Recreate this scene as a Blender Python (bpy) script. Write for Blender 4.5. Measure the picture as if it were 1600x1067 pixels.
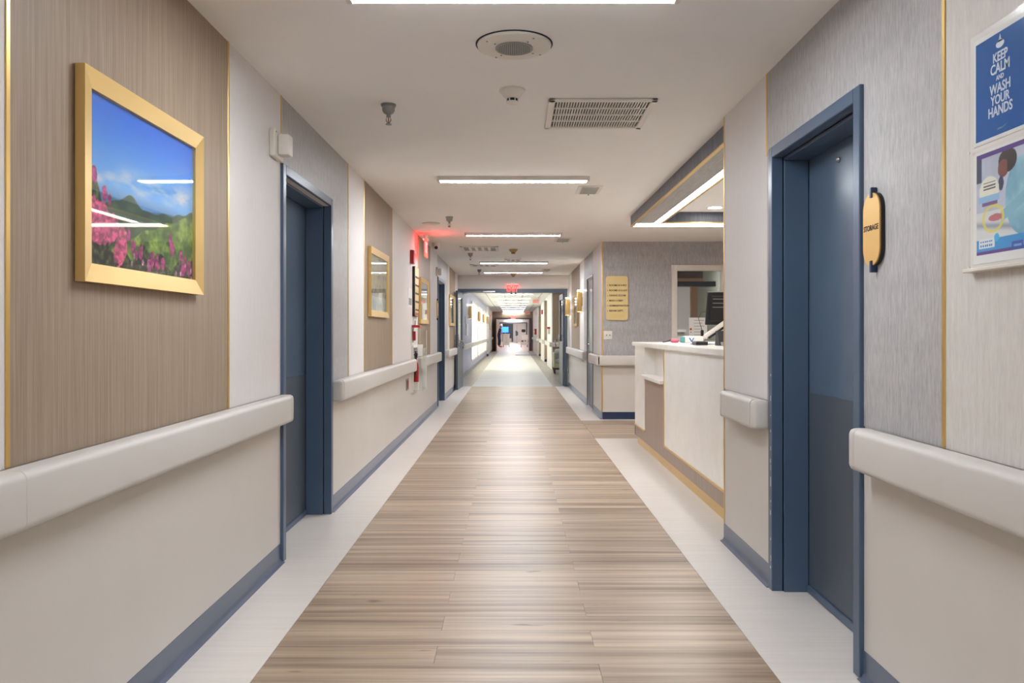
import bpy, bmesh, math, random
import numpy as np
from mathutils import Matrix, Vector

random.seed(7)
S = bpy.context.scene
COL = S.collection
for o in list(bpy.data.objects):
    bpy.data.objects.remove(o)

# ------------------------------------------------------------------ camera, world, exposure
W = 1.222            # half width of the corridor
CEIL = 2.445
CAMZ = 1.207
cd = bpy.data.cameras.new('camera')
cd.sensor_width = 36.0
cd.lens = 1244.0 / 1600.0 * 36.0
cd.shift_x = -2.0 / 1600.0
cd.shift_y = -15.5 / 1600.0
cd.clip_start = 0.05
cd.clip_end = 300
cam = bpy.data.objects.new('camera', cd)
cam.location = (0, 0, CAMZ)
cam.rotation_euler = (math.pi / 2, 0, 0)
COL.objects.link(cam)
S.camera = cam
S.view_settings.view_transform = 'Standard'
S.view_settings.look = 'None'
S.view_settings.gamma = 1.0
S.view_settings.use_curve_mapping = False
S.view_settings.exposure = 1.87
wd = bpy.data.worlds.new('sky')
S.world = wd
wd.use_nodes = True
bg = wd.node_tree.nodes['Background']
bg.inputs[0].default_value = (0.80, 0.90, 1.0, 1)
bg.inputs[1].default_value = 4.0
LAMP = 30.0          # strength of the linear fixtures
LAMP2 = 13.0         # fixtures beyond the double doors


def lin(r, g, b):
    f = lambda c: c / 12.92 if c <= 0.04045 else ((c + 0.055) / 1.055) ** 2.4
    return (f(r / 255), f(g / 255), f(b / 255), 1)


# ------------------------------------------------------------------ materials
def newmat(name):
    m = bpy.data.materials.new(name)
    m.use_nodes = True
    nt = m.node_tree
    return m, nt, nt.nodes['Principled BSDF']


def plain(name, col, rough=0.5, metal=0.0, spec=0.5, bump=0.0, bscale=60, vary=0.04):
    m, nt, p = newmat(name)
    N = nt.nodes
    L = nt.links
    g = N.new('ShaderNodeNewGeometry')
    n = N.new('ShaderNodeTexNoise')
    n.inputs['Scale'].default_value = 3.0
    n.inputs['Detail'].default_value = 3
    L.new(g.outputs['Position'], n.inputs['Vector'])
    r = N.new('ShaderNodeValToRGB')
    a = [max(0, c * (1 - vary)) for c in col[:3]] + [1]
    b = [min(1, c * (1 + vary)) for c in col[:3]] + [1]
    r.color_ramp.elements[0].position = .3
    r.color_ramp.elements[1].position = .7
    r.color_ramp.elements[0].color = a
    r.color_ramp.elements[1].color = b
    L.new(n.outputs['Fac'], r.inputs['Fac'])
    L.new(r.outputs['Color'], p.inputs['Base Color'])
    p.inputs['Roughness'].default_value = rough
    p.inputs['Metallic'].default_value = metal
    p.inputs['Specular IOR Level'].default_value = spec
    if bump > 0:
        n2 = N.new('ShaderNodeTexNoise')
        n2.inputs['Scale'].default_value = bscale
        n2.inputs['Detail'].default_value = 4
        L.new(g.outputs['Position'], n2.inputs['Vector'])
        bp = N.new('ShaderNodeBump')
        bp.inputs['Strength'].default_value = bump
        bp.inputs['Distance'].default_value = 0.002
        L.new(n2.outputs['Fac'], bp.inputs['Height'])
        L.new(bp.outputs['Normal'], p.inputs['Normal'])
    return m


def streak(name, c0, c1, sc, rough=0.55, sc2=None, band=0.0, bandscale=(1, 1, 6), spec=0.3, contrast=(.3, .7), per_object=False, knots=None, bump=0.15):
    """fine grain: noise stretched along one axis; sc = noise scale along x, y, z"""
    m, nt, p = newmat(name)
    N = nt.nodes
    L = nt.links
    g = N.new('ShaderNodeNewGeometry')
    pos = g.outputs['Position']
    oi = None
    if per_object:
        oi = N.new('ShaderNodeObjectInfo')
        mu = N.new('ShaderNodeMath'); mu.operation = 'MULTIPLY'; mu.inputs[1].default_value = 37.0
        L.new(oi.outputs['Random'], mu.inputs[0])
        cx = N.new('ShaderNodeCombineXYZ')
        L.new(mu.outputs[0], cx.inputs[0]); L.new(mu.outputs[0], cx.inputs[2])
        ad = N.new('ShaderNodeVectorMath'); ad.operation = 'ADD'
        L.new(pos, ad.inputs[0]); L.new(cx.outputs[0], ad.inputs[1])
        pos = ad.outputs[0]

    def nz(s, detail=3, rough_=.6):
        mp = N.new('ShaderNodeVectorMath'); mp.operation = 'MULTIPLY'
        mp.inputs[1].default_value = s
        L.new(pos, mp.inputs[0])
        n = N.new('ShaderNodeTexNoise')
        n.inputs['Scale'].default_value = 1
        n.inputs['Detail'].default_value = detail
        n.inputs['Roughness'].default_value = rough_
        L.new(mp.outputs[0], n.inputs['Vector'])
        return n.outputs['Fac']
    fac = nz(sc)
    if sc2:
        f2 = nz(sc2)
        mx = N.new('ShaderNodeMath'); mx.operation = 'ADD'
        L.new(fac, mx.inputs[0]); L.new(f2, mx.inputs[1])
        hv = N.new('ShaderNodeMath'); hv.operation = 'MULTIPLY'; hv.inputs[1].default_value = .5
        L.new(mx.outputs[0], hv.inputs[0])
        fac = hv.outputs[0]
    if band > 0:
        f3 = nz(bandscale)
        mm = N.new('ShaderNodeMath'); mm.operation = 'MULTIPLY_ADD'
        mm.inputs[1].default_value = band
        mm.inputs[2].default_value = -band * .5
        L.new(f3, mm.inputs[0])
        aa = N.new('ShaderNodeMath'); aa.operation = 'ADD'
        L.new(fac, aa.inputs[0]); L.new(mm.outputs[0], aa.inputs[1])
        fac = aa.outputs[0]
    if per_object:
        mm = N.new('ShaderNodeMath'); mm.operation = 'MULTIPLY_ADD'
        mm.inputs[1].default_value = .05
        mm.inputs[2].default_value = -.025
        L.new(oi.outputs['Random'], mm.inputs[0])
        aa = N.new('ShaderNodeMath'); aa.operation = 'ADD'
        L.new(fac, aa.inputs[0]); L.new(mm.outputs[0], aa.inputs[1])
        fac = aa.outputs[0]
    r = N.new('ShaderNodeValToRGB')
    r.color_ramp.elements[0].position = contrast[0]
    r.color_ramp.elements[1].position = contrast[1]
    r.color_ramp.elements[0].color = c0
    r.color_ramp.elements[1].color = c1
    L.new(fac, r.inputs['Fac'])
    colr = r.outputs['Color']
    if knots:
        kf = nz(knots[0], 2, .5)
        kr = N.new('ShaderNodeValToRGB')
        kr.color_ramp.elements[0].position = knots[1]
        kr.color_ramp.elements[1].position = knots[1] + .1
        kr.color_ramp.elements[0].color = (0, 0, 0, 1)
        kr.color_ramp.elements[1].color = (1, 1, 1, 1)
        L.new(kf, kr.inputs['Fac'])
        mxx = N.new('ShaderNodeMix'); mxx.data_type = 'RGBA'
        L.new(kr.outputs['Color'], mxx.inputs['Factor'])
        L.new(colr, mxx.inputs['A'])
        mxx.inputs['B'].default_value = knots[2]
        colr = mxx.outputs['Result']
    L.new(colr, p.inputs['Base Color'])
    p.inputs['Roughness'].default_value = rough
    p.inputs['Specular IOR Level'].default_value = spec
    if bump:
        bp = N.new('ShaderNodeBump')
        bp.inputs['Strength'].default_value = bump
        bp.inputs['Distance'].default_value = 0.001
        L.new(fac, bp.inputs['Height'])
        L.new(bp.outputs['Normal'], p.inputs['Normal'])
    return m


def emit(name, col, strength):
    m, nt, p = newmat(name)
    p.inputs['Base Color'].default_value = col
    p.inputs['Emission Color'].default_value = col
    p.inputs['Emission Strength'].default_value = strength
    return m


def glassmat(name, tint=(1, 1, 1, 1), rough=0.02, ior=1.45):
    m, nt, p = newmat(name)
    N = nt.nodes; L = nt.links
    N.remove(p)
    out = [n for n in N if n.type == 'OUTPUT_MATERIAL'][0]
    t = N.new('ShaderNodeBsdfTransparent'); t.inputs[0].default_value = tint
    g = N.new('ShaderNodeBsdfGlossy'); g.inputs['Roughness'].default_value = rough
    f = N.new('ShaderNodeFresnel'); f.inputs['IOR'].default_value = ior
    gm = N.new('ShaderNodeNewGeometry')
    mr = N.new('ShaderNodeMapRange')        # the pane seen from inside uses the inverse index, as thin glass does
    mr.inputs['To Min'].default_value = ior; mr.inputs['To Max'].default_value = 1 / ior
    L.new(gm.outputs['Backfacing'], mr.inputs['Value']); L.new(mr.outputs['Result'], f.inputs['IOR'])
    mx = N.new('ShaderNodeMixShader')
    L.new(f.outputs[0], mx.inputs[0]); L.new(t.outputs[0], mx.inputs[1]); L.new(g.outputs[0], mx.inputs[2])
    L.new(mx.outputs[0], out.inputs['Surface'])
    return m


def attrmat(name, rough=0.4):
    m, nt, p = newmat(name)
    a = nt.nodes.new('ShaderNodeAttribute'); a.attribute_name = 'Col'
    nt.links.new(a.outputs['Color'], p.inputs['Base Color'])
    p.inputs['Roughness'].default_value = rough
    return m


M = {}
M['paint'] = plain('warm white paint', lin(212, 204, 199), .6, bump=.1, bscale=150, vary=.015)
M['ceil'] = plain('ceiling paint', lin(242, 239, 236), .8, vary=.01, spec=.2)
M['white_panel'] = streak('white wallcovering', lin(222, 216, 213), lin(230, 225, 222), (60, 60, 8), .55, bump=.25, sc2=(220, 220, 30))
M['linen_panel'] = streak('linen wallcovering', lin(200, 195, 188), lin(222, 217, 211), (60, 60, 8), .55, bump=.25, sc2=(220, 220, 30))
M['taupe'] = streak('taupe grain wallcovering', lin(134, 115, 97), lin(180, 160, 139), (150, 150, 1.6), .5, sc2=(520, 520, 6), contrast=(.3, .7), bump=.15)
M['grey'] = streak('grey silk wallcovering', lin(148, 146, 147), lin(200, 197, 196), (100, 100, 12), .42, sc2=(330, 330, 30), band=.25, bandscale=(.5, .5, 7), contrast=(.3, .72), bump=.25)
M['wains'] = plain('wainscot vinyl', lin(211, 205, 198), .38, bump=.12, bscale=250, vary=.02)
M['rail'] = plain('handrail vinyl', lin(208, 203, 197), .42, bump=.1, bscale=200, vary=.01)
M['rail_dark'] = plain('handrail retainer', lin(160, 155, 147), .5)
M['base'] = plain('blue grey vinyl base', lin(88, 98, 120), .28, bump=.05, vary=.05)
M['navy'] = plain('navy base', lin(36, 52, 84), .3)
M['door'] = plain('blue door paint', lin(84, 103, 124), .27, bump=.12, bscale=40, vary=.05)
M['frame'] = plain('blue frame paint', lin(76, 95, 119), .3, bump=.08, bscale=60, vary=.04)
M['kick'] = plain('dull blue kick plate', lin(74, 84, 97), .45, bump=.1, vary=.04)
M['slate'] = plain('slate blue frame', lin(72, 84, 98), .35)
M['slate_leaf'] = plain('slate door leaf', lin(118, 130, 140), .3)
M['black'] = plain('black plastic', lin(28, 29, 32), .4)
M['dark'] = plain('dark gap', lin(34, 36, 42), .7)
M['gold'] = plain('brushed brass', lin(220, 186, 116), .34, metal=.85, vary=.03)
M['gold_frame'] = plain('gold leaf frame', lin(224, 190, 122), .38, metal=.6, vary=.04, bump=.1)
M['gold_sign'] = plain('gold sign plate', lin(226, 184, 108), .35, metal=.35, vary=.02)
M['gold_pale'] = plain('pale gold plate', lin(222, 198, 140), .4, metal=.3, vary=.02)
M['chrome'] = plain('satin chrome', lin(200, 200, 200), .25, metal=1.0)
M['steel'] = plain('galvanised steel', lin(150, 150, 147), .4, metal=.7)
M['vent_dark'] = plain('vent duct grey', lin(88, 86, 82), .7)
M['white_plastic'] = plain('white plastic', lin(222, 216, 206), .45)
M['white_metal'] = plain('white enamel', lin(228, 222, 214), .4)
M['greyplastic'] = plain('grey plastic', lin(150, 149, 146), .5)
M['vent_grey'] = plain('pale grey vent core', lin(186, 186, 182), .5)
M['tan_plastic'] = plain('tan plastic', lin(176, 146, 96), .5)
M['red'] = plain('red plastic', lin(176, 30, 34), .35)
M['paper'] = plain('paper', lin(238, 236, 232), .7, vary=.01)
M['ink'] = plain('black ink', lin(30, 26, 24), .6)
M['white_ink'] = plain('white ink', lin(225, 235, 245), .6)
M['quartz'] = streak('white quartz', lin(240, 236, 229), lin(246, 243, 238), (5, 5, 4), .25, sc2=(10, 6, 9), spec=.5, bump=0, contrast=(.35, .6))
M['desk_wood'] = streak('desk laminate', lin(150, 131, 117), lin(188, 168, 152), (120, 120, 1.6), .45, sc2=(260, 260, 4), bump=.1)
M['bulk'] = streak('blue grey bulkhead laminate', lin(78, 84, 98), lin(122, 126, 136), (90, 14, 5), .45, sc2=(260, 60, 10), bump=.1)
M['bulk_under'] = streak('grey bulkhead underside', lin(140, 138, 138), lin(182, 178, 174), (90, 6, 5), .45, sc2=(260, 14, 10), bump=.1)
M['plank'] = streak('oak plank', lin(122, 98, 76), lin(204, 182, 157), (.35, 10, 1), .35, sc2=(.7, 26, 1), contrast=(.36, .64), spec=.75, per_object=True,
                    knots=((4.5, 20, 1), .71, lin(92, 70, 52)), bump=.05)
M['white_floor'] = streak('white vinyl floor', lin(220, 212, 204), lin(228, 221, 214), (1.5, 40, 1), .36, spec=.5, bump=.03)
M['cream_floor'] = streak('cream vinyl floor', lin(216, 215, 210), lin(230, 229, 224), (.6, 4, 1), .42, spec=.5, bump=.03)
M['grey_floor'] = streak('grey wood vinyl floor', lin(150, 142, 132), lin(182, 174, 164), (20, 1, 1), .35, spec=.5, bump=.03)
M['pink_floor'] = streak('pale rose floor', lin(214, 190, 180), lin(230, 210, 200), (1, 3, 1), .3, spec=.5, bump=0)
M['joint'] = plain('floor joint', lin(140, 118, 96), .7)
M['lamp'] = emit('lamp diffuser', (.90, .945, 1, 1), LAMP)
M['lamp2'] = emit('troffer diffuser', (.95, .97, 1, 1), LAMP2)
M['led'] = emit('led strip', (1, .98, .95, 1), 7.0)
M['spot'] = emit('downlight lens', (1, .95, .86, 1), 25.0)
M['glow'] = emit('sconce lamp', (1, .90, .74, 1), 12.0)
M['exit_red'] = emit('lit red sign', (1, .045, .03, 1), .9)
M['exit_soft'] = emit('soft red letters', (1, .04, .03, 1), .12)
M['exit_red_strong'] = emit('bright red edge light', (1, .03, .03, 1), 7.0)
M['screen'] = emit('blue screen', (.02, .13, .85, 1), 1.4)
M['glass'] = glassmat('clear glass')
M['acrylic'] = glassmat('clear acrylic', (.98, .985, .985, 1), .12, 1.25)
M['stripe_wall'] = None
M['navy_cloth'] = plain('navy scrubs', lin(30, 36, 60), .9)
M['skin'] = plain('skin', lin(150, 104, 82), .6)
M['hair'] = plain('white cap', lin(226, 222, 214), .9)
M['seat_grey'] = plain('grey upholstery', lin(178, 180, 182), .8)
M['seat_frame'] = plain('pale green frame', lin(190, 188, 150), .5)
M['dark_wood'] = plain('dark wood leg', lin(62, 44, 34), .5)
M['orange_wood'] = plain('orange wood', lin(168, 96, 60), .5)
M['office_green'] = plain('sage wall', lin(140, 143, 128), .7)
M['office_tan'] = plain('tan trim', lin(196, 160, 130), .6)
M['office_taupe'] = plain('taupe valance', lin(112, 100, 98), .7)
M['pink'] = plain('pink plastic', lin(206, 110, 130), .6)
M['teal'] = plain('teal band', lin(100, 160, 158), .6)
M['blue_print'] = plain('blue print', lin(0, 92, 170), .8, vary=.05)
M['orange_ink'] = plain('orange ink', lin(220, 90, 40), .6)
M['mat_blue'] = plain('blue threshold strip', lin(104, 112, 150), .6)
M['print'] = attrmat('printed picture', .45)
M['blind'] = None
# striped lavender wallcovering
m, nt, p = newmat('lavender striped wallcovering')
g = nt.nodes.new('ShaderNodeNewGeometry')
wv = nt.nodes.new('ShaderNodeTexWave')
wv.bands_direction = 'Y'
wv.inputs['Scale'].default_value = 1.5
wv.inputs['Distortion'].default_value = .4
nt.links.new(g.outputs['Position'], wv.inputs['Vector'])
r = nt.nodes.new('ShaderNodeValToRGB')
r.color_ramp.elements[0].color = lin(138, 142, 182)
r.color_ramp.elements[1].color = lin(206, 208, 226)
nt.links.new(wv.outputs['Fac'], r.inputs['Fac'])
nt.links.new(r.outputs['Color'], p.inputs['Base Color'])
M['stripe_wall'] = m
# translucent roller blind
m, nt, p = newmat('cream translucent blind')
out = [n for n in nt.nodes if n.type == 'OUTPUT_MATERIAL'][0]
tr = nt.nodes.new('ShaderNodeBsdfTranslucent'); tr.inputs[0].default_value = lin(255, 252, 238)
df = nt.nodes.new('ShaderNodeBsdfDiffuse'); df.inputs[0].default_value = lin(250, 246, 234)
mx = nt.nodes.new('ShaderNodeMixShader'); mx.inputs[0].default_value = .45
nt.links.new(tr.outputs[0], mx.inputs[1]); nt.links.new(df.outputs[0], mx.inputs[2]); nt.links.new(mx.outputs[0], out.inputs['Surface'])
M['blind'] = m


# ------------------------------------------------------------------ mesh helpers (all in world metres)
class MB:
    def __init__(self):
        self.bm = bmesh.new()

    def box(self, x0, x1, y0, y1, z0, z1, bev=0, seg=2):
        x0, x1 = sorted((x0, x1)); y0, y1 = sorted((y0, y1)); z0, z1 = sorted((z0, z1))
        v = [self.bm.verts.new(c) for c in [(x0, y0, z0), (x1, y0, z0), (x1, y1, z0), (x0, y1, z0), (x0, y0, z1), (x1, y0, z1), (x1, y1, z1), (x0, y1, z1)]]
        fs = [(0, 3, 2, 1), (4, 5, 6, 7), (0, 1, 5, 4), (1, 2, 6, 5), (2, 3, 7, 6), (3, 0, 4, 7)]
        f = [self.bm.faces.new([v[i] for i in q]) for q in fs]
        if bev:
            es = list({e for q in f for e in q.edges})
            bmesh.ops.bevel(self.bm, geom=es, offset=bev, segments=seg, profile=.5, affect='EDGES')
        return self

    def obox(self, c, ax, half, bev=0, seg=2):
        """oriented box: centre, 3x3 axes rows, half sizes"""
        n0 = len(self.bm.verts)
        self.box(-half[0], half[0], -half[1], half[1], -half[2], half[2], bev, seg)
        self.bm.verts.ensure_lookup_table()
        A = [Vector(a).normalized() for a in ax]
        for v in self.bm.verts[n0:]:
            q = v.co.copy()
            v.co = Vector(c) + A[0] * q.x + A[1] * q.y + A[2] * q.z
        return self

    def prism(self, pts, d):
        """pts: planar loop of 3d points; extruded by vector d"""
        a = [self.bm.verts.new(q) for q in pts]
        b = [self.bm.verts.new(Vector(q) + Vector(d)) for q in pts]
        n = len(a)
        self.bm.faces.new(a); self.bm.faces.new(b[::-1])
        for i in range(n):
            self.bm.faces.new([a[i], b[i], b[(i + 1) % n], a[(i + 1) % n]][::-1])
        return self

    def lathe(self, c, prof, axis='Z', n=24, cap=True):
        """prof: (radius, height) pairs along the axis"""
        rings = []
        for r, h in prof:
            ring = []
            for i in range(n):
                t = 2 * math.pi * i / n
                a, b = r * math.cos(t), r * math.sin(t)
                if axis == 'Z': q = (c[0] + a, c[1] + b, c[2] + h)
                elif axis == 'X': q = (c[0] + h, c[1] + a, c[2] + b)
                else: q = (c[0] + a, c[1] + h, c[2] + b)
                ring.append(self.bm.verts.new(q))
            rings.append(ring)
        for k in range(len(rings) - 1):
            for i in range(n):
                self.bm.faces.new([rings[k][i], rings[k][(i + 1) % n], rings[k + 1][(i + 1) % n], rings[k + 1][i]])
        if cap:
            self.bm.faces.new(rings[0]); self.bm.faces.new(rings[-1])
        return self

    def tube(self, pts, r, n=8):
        pts = [Vector(q) for q in pts]
        rings = []
        for k, q in enumerate(pts):
            d = (pts[min(k + 1, len(pts) - 1)] - pts[max(k - 1, 0)]).normalized()
            u = d.cross(Vector((0, 0, 1)))
            if u.length < .1: u = d.cross(Vector((1, 0, 0)))
            u.normalize(); w = d.cross(u)
            rr = r[k] if isinstance(r, (list, tuple)) else r
            rings.append([self.bm.verts.new(q + u * rr * math.cos(2 * math.pi * i / n) + w * rr * math.sin(2 * math.pi * i / n)) for i in range(n)])
        for k in range(len(rings) - 1):
            for i in range(n):
                self.bm.faces.new([rings[k][i], rings[k][(i + 1) % n], rings[k + 1][(i + 1) % n], rings[k + 1][i]])
        self.bm.faces.new(rings[0]); self.bm.faces.new(rings[-1])
        return self

    def wb(self, s, y0, y1, z0, z1, d0, d1, bev=0, seg=2, w=None):
        """box on the wall of side s (-1 left, 1 right), standing proud from d0 to d1"""
        w = W if w is None else w
        return self.box(s * (w - d0), s * (w - d1), y0, y1, z0, z1, bev, seg)

    def build(self, name, mat, parent=None, label=None, cat=None, group=None, kind=None, smooth=False, origin=None):
        bmesh.ops.recalc_face_normals(self.bm, faces=self.bm.faces)
        if parent is not None:
            org = wloc(parent)
        elif origin is not None:
            org = Vector(origin)
        else:
            co = [v.co for v in self.bm.verts]
            mn = [min(c[i] for c in co) for i in range(3)]; mxx = [max(c[i] for c in co) for i in range(3)]
            org = Vector(((mn[0] + mxx[0]) / 2, (mn[1] + mxx[1]) / 2, mn[2]))
        bmesh.ops.translate(self.bm, verts=self.bm.verts, vec=-org)
        me = bpy.data.meshes.new(name)
        self.bm.to_mesh(me); self.bm.free()
        me.materials.append(M[mat] if isinstance(mat, str) else mat)
        if smooth:
            me.polygons.foreach_set('use_smooth', [True] * len(me.polygons))
            try: me.set_sharp_from_angle(angle=math.radians(40))
            except Exception: pass
        o = bpy.data.objects.new(name, me)
        COL.objects.link(o)
        if parent is not None: o.parent = parent
        else: o.location = org
        props(o, label, cat, group, kind)
        return o


def wloc(o):
    v = Vector((0, 0, 0))
    while o is not None:
        v = v + o.location
        o = o.parent
    return v


def props(o, label=None, cat=None, group=None, kind=None):
    if label: o['label'] = label
    if cat: o['category'] = cat
    if group: o['group'] = group
    if kind: o['kind'] = kind
    return o


def thing(name, loc, label, cat, group=None, kind=None):
    o = bpy.data.objects.new(name, None)
    o.empty_display_size = .1
    o.location = loc
    COL.objects.link(o)
    return props(o, label, cat, group, kind)


def copy_tree(o, parent=None, delta=None):
    c = o.copy(); COL.objects.link(c)
    if parent is not None: c.parent = parent
    if delta is not None: c.location = Vector(o.location) + Vector(delta)
    for ch in o.children: copy_tree(ch, c)
    return c


def dup(o, delta, label, group=None, cat=None):
    c = copy_tree(o, None, delta)
    c['label'] = label
    if group: c['group'] = group
    if cat: c['category'] = cat
    return c


def text(name, s, size, mat, pos, face, parent, align='CENTER', depth=.0006, sx=1.0):
    """flat lettering; face: 'L' on the left wall, 'R' on the right wall, 'F' facing the camera"""
    cu = bpy.data.curves.new(name, 'FONT')
    cu.body = s; cu.size = size; cu.align_x = align; cu.align_y = 'CENTER'; cu.extrude = depth / 2; cu.offset = size * .02
    cu.resolution_u = 3
    to = bpy.data.objects.new(name, cu)
    COL.objects.link(to)
    dg = bpy.context.evaluated_depsgraph_get()
    me = bpy.data.meshes.new_from_object(to.evaluated_get(dg))
    bpy.data.objects.remove(to)
    ax = {'L': ((0, 1, 0), (0, 0, 1)), 'R': ((0, -1, 0), (0, 0, 1)), 'F': ((1, 0, 0), (0, 0, 1))}[face]
    X = Vector(ax[0]); Y = Vector(ax[1]); Z = X.cross(Y)
    org = wloc(parent)
    for v in me.vertices:
        q = v.co
        v.co = Vector(pos) + X * q.x * sx + Y * q.y + Z * q.z - org
    me.name = name
    me.materials.clear(); me.materials.append(M[mat] if isinstance(mat, str) else mat)
    o = bpy.data.objects.new(name, me)
    COL.objects.link(o); o.parent = parent
    return o


# ------------------------------------------------------------------ setting: floor
Y_END = 17.5
b = MB(); b.box(-3.2, 4.2, -4.2, 95, -.12, -.006)
floor = b.build('floor', 'joint', label='vinyl floor of the whole corridor, wood planks between white borders', kind='structure', origin=(0, 0, 0))
FX0, FX1 = -.905, .920
b = MB(); b.box(-1.46, FX0 - .001, -4.1, Y_END, -.006, 0)
b.build('white_border', 'white_floor', floor, label='off-white vinyl border')
b = MB(); b.box(FX1 + .001, 4.1, -4.1, 8.999, -.006, 0)
b.build('white_border', 'white_floor', floor, label='off-white vinyl border')
b = MB(); b.box(FX1 + .001, 4.1, 10.801, Y_END, -.006, 0)
b.build('white_border', 'white_floor', floor, label='off-white vinyl border')
b = MB(); b.box(FX0, FX1, -4.1, 2.248, -.006, 0)
b.build('plank_field', 'plank', floor, kind='stuff')
PW, PL, GAP = .152, 1.22, .0007
cache = {}


def plank(xa, xb, ya):
    L_ = round(xb - xa, 3)
    if L_ < .03: return
    if L_ not in cache:
        q = MB(); q.box(-L_ / 2 + GAP, L_ / 2 - GAP, -PW / 2 + GAP, PW / 2 - GAP, -.006, 0)
        o = q.build('plank', 'plank', floor)
        cache[L_] = o.data
    else:
        o = bpy.data.objects.new('plank', cache[L_]); COL.objects.link(o); o.parent = floor
    o.location = ((xa + xb) / 2, ya + PW / 2, 0)


PW = .16
nrow = int(round((Y_END - 2.25) / PW))
PW = (Y_END - 2.25) / nrow
for i in range(nrow):
    y = 2.25 + i * PW
    seam = (-.29, .31)[i % 2]
    plank(FX0, seam, y); plank(seam, FX1, y)
PW = .15; cache.clear()
for i in range(12):
    y = 9.0 + i * PW
    plank(FX1 + .002, FX1 + .7 + (i % 2) * .5, y)
    plank(FX1 + .7 + (i % 2) * .5, 2.9, y)
b = MB(); b.box(2.9, 4.1, 9.0, 10.8, -.006, 0); b.build('plank_field', 'plank', floor, kind='stuff')
# beyond the double doors
b = MB(); b.box(-.915, .87, Y_END + .002, 49.5, -.006, 0)
b.build('cream_field', 'cream_floor', floor, label='pale cream vinyl field')
b = MB(); b.box(-1.6, -.917, Y_END + .002, 49.5, -.006, 0); b.build('grey_border', 'grey_floor', floor, label='greyish wood border')
b = MB(); b.box(.872, 2.2, Y_END + .002, 49.5, -.006, 0); b.build('grey_border', 'grey_floor', floor, label='greyish wood border')
b = MB(); b.box(-3, 3, 49.502, 95, -.006, 0); b.build('rose_field', 'pink_floor', floor, label='pale rose floor far away')
b = MB(); b.box(.1, 1.2, 40.3, 41.3, 0, .004); b.build('threshold_strip', 'mat_blue', floor, label='thin blue strip')

# ------------------------------------------------------------------ setting: ceilings
b = MB(); b.box(-1.6, 4.2, -4.2, Y_END + .1, CEIL, CEIL + .1)
b.build('ceiling', 'ceil', label='smooth warm white ceiling over the near corridor', kind='structure', origin=(0, 0, CEIL))
b = MB(); b.box(-3.2, 4.2, Y_END + .1, 95, CEIL, CEIL + .1)
ceil2 = b.build('ceiling', 'ceil', label='tiled ceiling beyond the double doors', kind='structure', origin=(0, 0, CEIL))
b = MB()
for k in range(53):
    y = Y_END + .3 + k * .61
    if y < 49: b.box(-1.3, 1.7, y, y + .025, CEIL - .004, CEIL)
for x in (-.915, -.305, .305, .915): b.box(x, x + .025, Y_END + .1, 49.4, CEIL - .0045, CEIL)
b.build('ceiling_grid', 'greyplastic', ceil2, kind='stuff')

# ------------------------------------------------------------------ walls
T = .28   # wall thickness


def wall_side(s, segs, doors, label):
    """segs: list of (y0, y1) full height; doors: (y0, y1, ztop) openings"""
    q = MB()
    for y0, y1 in segs: q.box(s * W, s * (W + T), y0, y1, 0, CEIL)
    for y0, y1, zt in doors: q.box(s * W, s * (W + T), y0, y1, zt, CEIL)
    return q.build('wall_left' if s < 0 else 'wall_right', 'paint', label=label, kind='structure', origin=(s * W, segs[0][0], 0))


DZ = 2.036
wl = wall_side(-1, [(-4.1, 4.2), (5.28, 12.83), (13.95, Y_END + .1)], [(4.2, 5.28, DZ), (12.83, 13.95, DZ)], 'long wall with the flower picture, taupe, white and grey panels')
wr = wall_side(1, [(-4.1, 2.80), (3.715, 4.6)], [(2.80, 3.715, DZ)], 'wall with the storage door and the hand washing posters')
wr2 = wall_side(1, [(10.97, 12.2), (13.06, Y_END + .1)], [(12.2, 13.06, DZ)], 'wall past the reception recess with two brass sconces')


def wpanel(par, s, y0, y1, mat, hole=None, z0=.878, z1=CEIL, d=.004):
    q = MB()
    if hole:
        a, c, zt = hole
        if a > y0: q.wb(s, y0, a, z0, z1, 0, d)
        if c < y1: q.wb(s, c, y1, z0, z1, 0, d)
        q.wb(s, max(a, y0), min(c, y1), zt, z1, 0, d)
    else: q.wb(s, y0, y1, z0, z1, 0, d)
    names = {'taupe': 'taupe vertical grain panel', 'grey': 'grey silky panel', 'white_panel': 'white panel', 'linen_panel': 'pale linen panel'}
    return q.build('wall_panel', mat, par, label=names[mat])


def strip(par, s, y, z0=.878, z1=CEIL, w=.017):
    q = MB(); q.wb(s, y - w / 2, y + w / 2, z0, z1, .002, .0075, .0015, 1)
    return q.build('metal_strip', 'gold', par, label='thin gold strip')


for a, c, mt, h in [(-4.1, 1.915, 'white_panel', None), (1.915, 3.40, 'taupe', None), (3.40, 4.19, 'white_panel', None), (4.19, 5.87, 'grey', (4.19, 5.29, 2.06)),
                    (5.87, 6.5, 'white_panel', None), (6.5, 8.0, 'taupe', None), (8.0, 10.15, 'white_panel', None), (10.15, 11.65, 'taupe', None),
                    (11.65, 12.75, 'white_panel', None), (12.75, 14.71, 'grey', (12.80, 13.98, 2.06)), (14.71, 15.2, 'white_panel', None), (15.2, 16.67, 'taupe', None), (16.67, Y_END, 'white_panel', None)]:
    wpanel(wl, -1, a, c, mt, h)
for y in (1.915, 3.40, 5.87, 6.5, 8.0, 10.15, 11.65, 14.71, 15.2, 16.67): strip(wl, -1, y)
strip(wl, -1, 4.175, 2.09)
for a, c, mt, h in [(-4.1, 2.25, 'linen_panel', None), (2.25, 3.82, 'grey', (2.78, 3.735, 2.05)), (3.82, 4.6, 'white_panel', None)]: wpanel(wr, 1, a, c, mt, h)
strip(wr, 1, 2.25); strip(wr, 1, 3.82, 2.05)
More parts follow.
